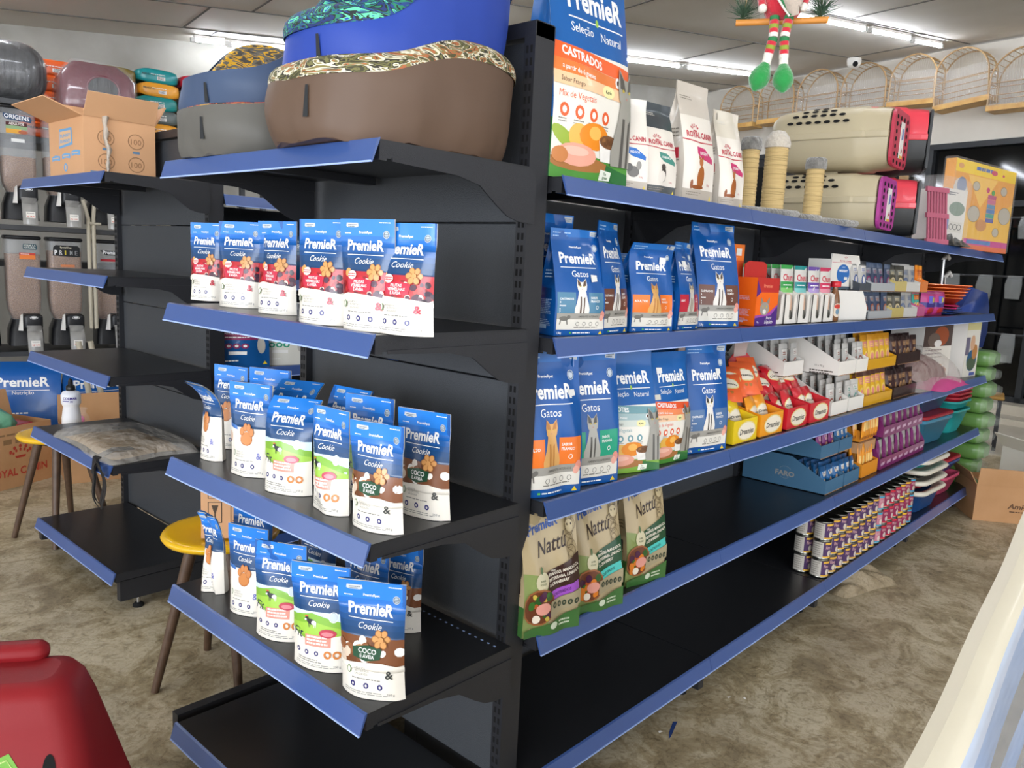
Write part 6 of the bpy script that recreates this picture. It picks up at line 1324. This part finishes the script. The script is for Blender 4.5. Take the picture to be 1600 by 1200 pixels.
# ------------------------------------------------------------------ bird cages on the far wall
mat('cane', 'b08f63', .6); mat('cage_wood', 'c9a05e', .5, var='b98c4c', vscale=10); mat('wire', 'b9ae9c', .4, .3)
def cage(n, wl, wr, z0, h, tilt, lb, film=True):
    w = wl - wr; t = empty('bird_cage', room(n, (wl + wr) / 2, z0), RA - PI / 2, lb, 'bird cage', 'arched bird cages on the far wall', rot=(0, tilt, RA - PI / 2))
    # local x along -w of the room, -y towards the room, z up
    d = .2; r = w / 2; n_ = 16
    def arch(y, k=1.0): 
        P_ = [(-r, y, 0)] + [(-r * math.cos(PI * j / n_) , y, (h - r) + r * math.sin(PI * j / n_) * 1.0) for j in range(n_ + 1)] + [(r, y, 0)]
        return [(x * k, y_, z) for x, y_, z in P_]
    m = MB(); m.tube(arch(0), .009, 'cane', 6); m.tube(arch(d), .009, 'cane', 6); m.build('arched_frame', t)
    m = MB()
    for j in range(1, n_ + 2, 1):
        a_, b_ = arch(0)[j], arch(d)[j]; m.tube([a_, b_], .004, 'cane', 4)
    for z in (.12, .24): 
        for y in (0, d): m.tube([(-r, y, z), (r, y, z)], .005, 'cane', 4)
        for x in (-r, r): m.tube([(x, 0, z), (x, d, z)], .005, 'cane', 4)
    m.tube([(-r * .97, d / 2, h - r), (r * .97, d / 2, h - r)], .006, 'cane', 4); m.build('crossbars', t)
    m = MB()
    for j in range(1, 22):
        x = -r + 2 * r * j / 22; zt = (h - r) + math.sqrt(max(0, r * r - x * x)); m.tube([(x, 0, .02), (x, 0, zt)], .0022, 'wire', 3, False); m.tube([(x, d, .02), (x, d, zt)], .0022, 'wire', 3, False)
    m.build('wires', t)
    m = MB(); m.box((-r - .01, -.01, -.03), (r + .01, d + .01, .025), 'cage_wood'); m.build('wooden_tray', t)
    m = MB(); m.tube([(0, d / 2, h), (-.012, d / 2, h + .03), (.0, d / 2, h + .05), (.012, d / 2, h + .03)], .003, 'wire', 5); m.build('hook', t)
    if film: 
        m = MB(); m.grid([[(x, -.014, z * .62 * h + .01) for x, _, __ in [(-r * 1.01 + 2.02 * r * i / 8, 0, 0)] for z in (0, .25, .5, .75, 1)] for i in range(9)], 'wrap_shine'); m.build('clear_film', t)
    return t
CG = 'arched wooden bird cage on the far wall, '
NC = 7.78
cs_ = [(5.95, 5.42, 3.28, .5, 0, CG + 'leftmost, half hidden by the cream bag', False), (5.34, 4.83, 3.29, .52, 0, CG + 'second, above the tallest scratching post', False), (4.78, 4.25, 3.27, .54, 0, CG + 'third, wrapped low in shiny film', True), (4.2, 3.66, 3.26, .53, 0, CG + 'fourth, just left of the camera dome gap', True),
       (3.62, 3.12, 3.29, .5, .03, CG + 'fifth, just above the red carrier', True), (3.1, 2.56, 3.22, .55, -.1, CG + 'sixth, tilted to one side', True), (2.56, 1.98, 3.13, .55, 0, CG + 'rightmost, cut by the picture edge', True)]
for wl, wr, z0, h, tl, lb, fl in cs_: cage(NC, wl, wr, z0, h, tl, lb, fl)
mat('dome_white', 'd9d6ce', .4)
t = empty('security_camera', room(7.62, 3.98, ceil_z(7.62) - .012), 0, 'white security camera dome under the ceiling above the cages', 'security camera')
m = MB(); m.lathe([(.075, 0), (.078, -.03), (.07, -.07), (.045, -.1), (.01, -.105)], 'dome_white', 20); m.build('dome', t); m = MB(); c = Vector((-.05, -.035, -.07)); m.ball(c, .03, 'slot_dark', 10); m.build('lens', t)
t = empty('display_cabinet', room(7.35, 4.95, 0), RA - PI / 2, 'tall dark display cabinet by the far wall, behind the scratching posts', 'cabinet')
m = MB(); m.box((-.4, 0, 0), (.4, .5, 2.75), 'powder_black'); m.box((-.42, -.02, 2.75), (.42, .5, 2.8), 'window_frame'); m.build('cabinet_body', t); m = MB(); m.box((-.36, -.012, .2), (.36, -.002, 2.65), 'dark_glass'); m.build('glass_door', t)
# packs hanging before the dark glass
mat('hang_clear', 'b0b4b4', .2, alpha=.3)
t = empty('hanging_rack', room(7.35, 1.2, 0), RA - PI / 2, 'dark wire rack of clear-packed goods before the dark glass', 'display rack'); m = MB()
for z in (.9, 1.45, 2.0): m.tube([(-1.4, 0, z), (1.4, 0, z)], .012, 'powder_black', 6)
for x in (-1.4, 0, 1.4): m.tube([(x, .02, 0), (x, .02, 2.1)], .015, 'powder_black', 6)
m.build('rack_frame', t)
R = random.Random(21)
for r_, z in enumerate((.9, 1.45, 2.0)):
    for k in range(9):
        x = -1.3 + k * .31 + R.uniform(-.03, .03); h = R.uniform(.18, .3)
        m = MB(); m.loft([[(-.06, -.02, -h), (.06, -.02, -h), (.06, .0, -h), (-.06, .0, -h)], [(-.07, -.03, -h * .4), (.07, -.03, -h * .4), (.07, 0, -h * .4), (-.07, 0, -h * .4)], [(-.06, -.004, 0), (.06, -.004, 0), (.06, 0, 0), (-.06, 0, 0)]], 'hang_clear', True, True, False)
        q = room(7.33, 1.2 - x); m.build('hanging_pack', None, (q[0], q[1], z + .01), RA - PI / 2, label='clear pack hanging from the %s rail by the dark glass, %s from the wall end' % (('bottom', 'middle', 'top')[r_], ORD[k]), cat='hanging pack', group='clear packs on the %s rail' % ('bottom', 'middle', 'top')[r_])
# ------------------------------------------------------------------ floor things at the far right
def art_am():
    a = Art(1.7, K); a.text(.42, .4, 'Amigo', .19, '5a3c24', shear=.2, bold=.03); a.bars(.45, .3, .8, 1, .05, .03, '5a3c24', 2); return a
p = at(1519, 812, z=0); q = at(1592, 819, z=0); th = math.atan2(q[1] - p[1], q[0] - p[0])
carton('open_shipping_box', p, th, .42, .32, .215, 'open brown cardboard box with worn lettering on the floor of the aisle', flaps=(('f', 85, .1), ('l', 60, .08)), art=art_am())
c, s = math.cos(th), math.sin(th)
p2 = (p[0] + .12 * c - .5 * s, p[1] + .12 * s + .5 * c, 0)
a = Art(1.5, K); a.text(.1, .5, 'C', .3, '3a3430', bold=.02); carton('open_shipping_box', (4.75, -.25, 0), th + .3, .5, .34, .28, 'pale cardboard box behind the brown one, flaps open', flaps=(('f', 70, .12), ('l', 50, .12), ('r', 70, .14)), mats='tray_white', art=a)
mat('bar_wood', '9a7434', .5)
t = empty('square_stool', (6.3, .45, .013), .2, 'tall stool with wooden seat and dark metal legs near the far kerb', 'stool')
m = MB(); m.rbox((-.17, -.17, .42), (.17, .17, .45), .02, 'bar_wood'); m.build('seat', t)
for x in (-.14, .14):
    for y in (-.14, .14): m = MB(); m.box((x - .014, y - .014, 0), (x + .014, y + .014, .42), 'powder_black'); m.build('leg', t)
m = MB(); blanket(18, 14, lump(0, 0, 0, .3, .22, .17, wob(random.Random(15), 6, .02, 12)), 'film_milky', m); m.build('crumpled_clear_bag', None, (4.45, -.02, .001), label='crumpled clear plastic bag between the blue container and brown box', cat='plastic bag')
# crumpled rag and floor litter
mat('dirty_film', 'a8987c', .35, bump=1., bscale=25, alpha=.75, bdist=.02)
p = at(1345, 912, z=0); blanket(26, 22, lump(0, 0, 0, .36, .2, .06, wob(random.Random(17), 8, .02, 16)), 'dirty_film').build('crumpled_wrapper', None, (p[0] - .03, p[1] + .03, .001), -.3, label='crumpled dirty plastic wrapper on the floor under the bottom shelf', cat='plastic wrapper')
mat('blue_paint', '27407a', .5)
m = MB(); m.add([(0, 0, .001), (.012, 0, .001), (.1, .02, .001), (.09, .03, .001), (.03, .014, .001)], [(0, 1, 2, 3, 4)], 'blue_paint'); p = at(1045, 1155, z=0); m.build('tape_scrap', None, p, .1, label='small scrap of blue tape stuck on the aisle floor', cat='tape scrap')
for u, v, wh in ((1140, 1088, 'farther from the tape, near the foot'), (1160, 1090, 'farthest out in the aisle'), (1030, 1146, 'right beside the blue tape')):
    p = at(u, v, z=0); m = MB(); m.add([(0, 0, .001), (.014, .002, .002), (.012, .01, .001), (.001, .008, .003)], [(0, 1, 2, 3)], 'white_board'); m.build('paper_scrap', None, p, u, label='tiny white paper scrap on the floor, ' + wh, cat='paper scrap', group='paper scraps on the floor')
# ------------------------------------------------------------------ plush elf on a swing
mat('plush_red', 'c41a30', .85, fuzz=.8, bump=.5, bscale=80, bdist=.01); mat('plush_green', '148a3c', .8, fuzz=.8, bump=.5, bscale=60, bdist=.01); mat('knit_lime', '8a9a3c', .9); mat('knit_green', '2f7a4a', .9); mat('knit_white', 'e6e0d6', .9, bump=.6, bscale=120); mat('swing_wood', 'cf8a3e', .5); mat('pine', '3f5a44', .7); mat('beige_plush', 'b9aa9c', .95, fuzz=.6, bump=.6, bscale=70, bdist=.01); mat('skin_cloth', 'd9a988', .8)
def unit(u, v, d=2.4): r = ray(u, v); return CAM + r / np.linalg.norm(r) * d
A0, A1 = unit(1150, 33), unit(1294, 34); mid = (A0 + A1) / 2; ax = math.atan2(A1[1] - A0[1], A1[0] - A0[0]); Lb = float(np.linalg.norm(A1 - A0))
t = empty('toy_swing', mid, ax, 'wooden dowel swing with pine sprigs hanging from the ceiling', 'swing')
m = MB(); m.tube([(-Lb / 2, 0, 0), (Lb / 2, 0, 0)], .0085, 'swing_wood', 12); m.build('seat_bar', t)
zc = ceil_z(float(mid @ NN)) - mid[2]
for s in (-1, 1): m = MB(); m.tube([(s * Lb * .42, 0, .006), (s * .01, 0, zc - .02)], .0015, 'cane', 5); m.build('hanging_cord', t)
for s in (-1, 1):
    m = MB(); R = random.Random(30 + s)
    for k in range(110):
        a, b = R.uniform(0, 2 * PI), R.uniform(-.2, 1.2); L_ = R.uniform(.03, .055); z0 = R.uniform(.005, .03); d = Vector((math.cos(a) * math.cos(b), math.sin(a) * math.cos(b), abs(math.sin(b)) + .1)); m.tube([Vector((s * Lb * .42, 0, z0)), Vector((s * Lb * .42, 0, z0)) + d * L_], [.0014, .0003], 'pine', 3, False)
    m.build('pine_sprig', t)
t = empty('elf_doll', mid, ax, 'Christmas elf doll with striped legs and green boots sitting on the swing', 'doll')
m = MB(); m.lathe([(.012, .0), (.04, .008), (.052, .035), (.05, .07), (.036, .11), (.018, .13)], 'plush_red', 20, sy=.8); m.build('body', t)
m = MB(); m.lathe([(.01, .125), (.03, .135), (.036, .16), (.03, .185), (.008, .2)], 'skin_cloth', 16); m.ball((0, -.037, .158), .006, 'skin_cloth', 8)
for s in (-1, 1): m.ball((s * .012, -.034, .168), .003, 'slot_dark', 8)
m.add([(-.01, -.0355, .147), (.01, -.0355, .147), (.006, -.0355, .143), (-.006, -.0355, .143)], [(0, 1, 2, 3)], 'plush_red'); m.build('head', t)
m = MB(); m.lathe([(.038, .18), (.03, .21), (.015, .26), (.003, .3)], 'plush_green', 16); m.build('hat', t)
m = MB(); m.tube([(-.01, -.04, .1), (.0, -.05, .06), (.025, -.052, .02), (.03, -.046, .0)], [.008, .012, .018, .01], 'beige_plush', 10); m.tube([(.025, -.05, .1), (.04, -.05, .06), (.032, -.052, .02)], [.01, .016, .012], 'beige_plush', 10); m.build('fur_scarf', t)
m = MB(); m.tube([(-.035, -.042, .09), (-.02, -.05, .05), (.0, -.053, .02), (.018, -.052, -.003)], [.003] * 4, 'knit_white', 6); m.tube([(-.03, -.044, .09), (-.013, -.051, .05), (.007, -.053, .022), (.022, -.052, .0)], [.004] * 4, 'knit_green', 6); m.build('jagged_trim', t)
for s in (-1, 1): m = MB(); m.tube([(s * .042, 0, .11), (s * .06, -.01, .07), (s * .05, -.03, .03)], [.013, .012, .01], 'plush_red', 10); m.ball((s * .05, -.032, .024), .012, 'knit_white', 8); m.build('arm', t)
cols = ['knit_green', 'plush_red', 'knit_lime', 'plush_red', 'knit_white', 'knit_green', 'plush_red', 'knit_lime', 'plush_red', 'knit_white']
for s, (xe, b) in ((-1, (-.026, 0)), (1, (.018, 1))):
    L0 = Vector((s * .018, -.028, .004)); kn = Vector((s * .014 - .003, -.036, -.05)); an = Vector((xe, -.034, -.098)) if not b else Vector((.014, -.034, -.102))
    pts = [L0.lerp(kn, k / 5) for k in range(6)] + [kn.lerp(an, k / 5) for k in range(1, 6)]; m = MB()
    for k in range(10): m.tube([pts[k], pts[k + 1]], [.012, .012], cols[k], 12)
    m.tube([an, an + (an - kn).normalized() * .018], [.011, .012], 'knit_white', 12); lg = m.build('striped_leg', t)
    m = MB(); dr = (an - kn).normalized(); c0 = an + dr * .015; rr = [.011, .018, .024, .027, .026, .019, .004]; m.tube([c0 + dr * (.012 * k) + Vector((-.002 * k * (1 - b) , -.002 * k, 0)) for k in range(7)], rr, 'plush_green', 16); m.build('boot', lg)
# ------------------------------------------------------------------ red moulded chair close to the camera
mat('red_chair', '801a1f', .5, bump=.08, bscale=300, coat=0., spec=.25, bdist=.002)
q = [at(u, v, z=.46) for u, v in ((105, 1035), (0, 1030))]
t = empty('red_plastic_stool', (-.865, .555, 0), math.radians(-34), 'red moulded plastic stool with green label, cut by the picture corner', 'stool')
def ringr(z, hw, hd, r): return [(p[0], p[1], z) for p in rrect(-hw, -hd, hw, hd, r, 6)]
t.scale = (1, 1, 1.07)
m = MB(); m.loft([ringr(.004, .265, .215, .05), ringr(.03, .265, .215, .05), ringr(.03, .255, .205, .05), ringr(.43, .165, .09, .05), ringr(.475, .15, .078, .05), ringr(.495, .135, .065, .045), ringr(.5, .11, .045, .03)], 'red_chair', False, True); m.build('moulded_body', t)
m = MB(); m.rbox((-.14, .035, .49), (.08, .085, .527), .03, 'red_chair'); m.build('rear_lip', t)

def facey(z): return -(.205 - (z - .03) * .115 / .4) - .0012
m = MB(); m.add([(x, facey(z), z) for x, z in ((-.06, .31), (.1, .31), (.075, .37), (.055, .40), (-.02, .37))][::-1], [(0, 1, 2, 3, 4)], P('5f9a1e'))
m.tube([(x, facey(z) - .0006, z) for x, z in ((-.05, .315), (.088, .315), (.066, .37), (.052, .39), (-.015, .363))], .0012, P('c9e08a'), 4); m.build('green_label', t)
m = MB(); m.poly([(.122 + .011 * math.cos(2 * PI * k / 16), facey(.368 + .026 * math.sin(2 * PI * k / 16)), .368 + .026 * math.sin(2 * PI * k / 16)) for k in range(16)], 'slot_dark'); m.build('grip_slot', t)
# ------------------------------------------------------------------ plastic-wrapped bundle close to the camera, right
mat('wrap_cream', 'cfc8b4', .35, bump=.2, bscale=6, coat=.3, bdist=.02); mat('wrap_blue', '7f9cc8', .25, bump=.5, bscale=14, coat=.5, var='9fb2d0', vscale=5, bdist=.02, stretch=(.3, 1, 1)); mat('wrap_grey', '8f96a0', .25, bump=.5, bscale=14, coat=.5, var='7c848e', vscale=5, bdist=.02, stretch=(.3, 1, 1)); mat('wrap_pale', 'b9c6dc', .22, bump=.5, bscale=12, coat=.5, bdist=.02, stretch=(.3, 1, 1))
P1, P2 = Vector(CAM) + Vector(ray(1442, 1200)) * .62, Vector(CAM) + Vector(ray(1622, 800)) * .95
e = (P2 - P1).normalized(); dn = Vector((0, -.12, -1)); dn = (dn - e * dn.dot(e)).normalized(); nn = e.cross(dn).normalized()
if nn.y > 0: nn = -nn
prof = []
for k in range(7): a = PI * k / 12; prof.append((.03 - .03 * math.sin(PI / 2 * k / 6) if 0 else .03 * (1 - math.sin(a)) , .03 * (1 - math.cos(a)) ))
R = random.Random(5); strips = [('wrap_cream', .0, .012), ('wrap_pale', .012, .03), ('wrap_blue', .03, .075), ('wrap_grey', .075, .12), ('wrap_blue', .12, .16), ('wrap_grey', .16, .21), ('wrap_pale', .21, .225), ('wrap_grey', .225, .32), ('wrap_blue', .32, .36), ('wrap_grey', .36, 1.4)]
m = MB(); N_ = 24
def bp(s_, q):
    r = .018; w = .0012 * math.sin(s_ * 9 + q * 30) + .0008 * math.sin(s_ * 23 + q * 11)
    off = r if q > r else math.sqrt(max(0, r * r - (r - q) ** 2))
    v = P1 + e * s_ + dn * (q + w * .8) + nn * (off + w + .003 * math.sin(q * 26)); v.z = max(v.z, .002); return v
S0, S1 = -.35, (P2 - P1).length + .12
for c, a, b in strips: m.grid([[bp(S0 + (S1 - S0) * i / N_, a + (b - a) * j / 4) for j in range(5)] for i in range(N_ + 1)], c)
back = [[bp(S0 + (S1 - S0) * i / N_, q) - nn * .012 for q in (.0, 1.4)] for i in range(N_ + 1)]; m.grid(back, 'wrap_grey')
for i in (0, N_):
    f_ = [bp(S0 + (S1 - S0) * i / N_, q) for q in (0, .015, .03, .2, .4, 1.4)]; g_ = [back[i][1], back[i][0]]; m.poly(f_ + g_, 'wrap_grey')
m.grid([[bp(S0 + (S1 - S0) * i / N_, 0), back[i][0]] for i in range(N_ + 1)], 'wrap_cream'); m.grid([[bp(S0 + (S1 - S0) * i / N_, 1.4), back[i][1]] for i in range(N_ + 1)], 'wrap_grey')
m.build('wrapped_bundle', label='large bundle wrapped in whitish blue plastic film, close up at lower right', cat='wrapped bundle')
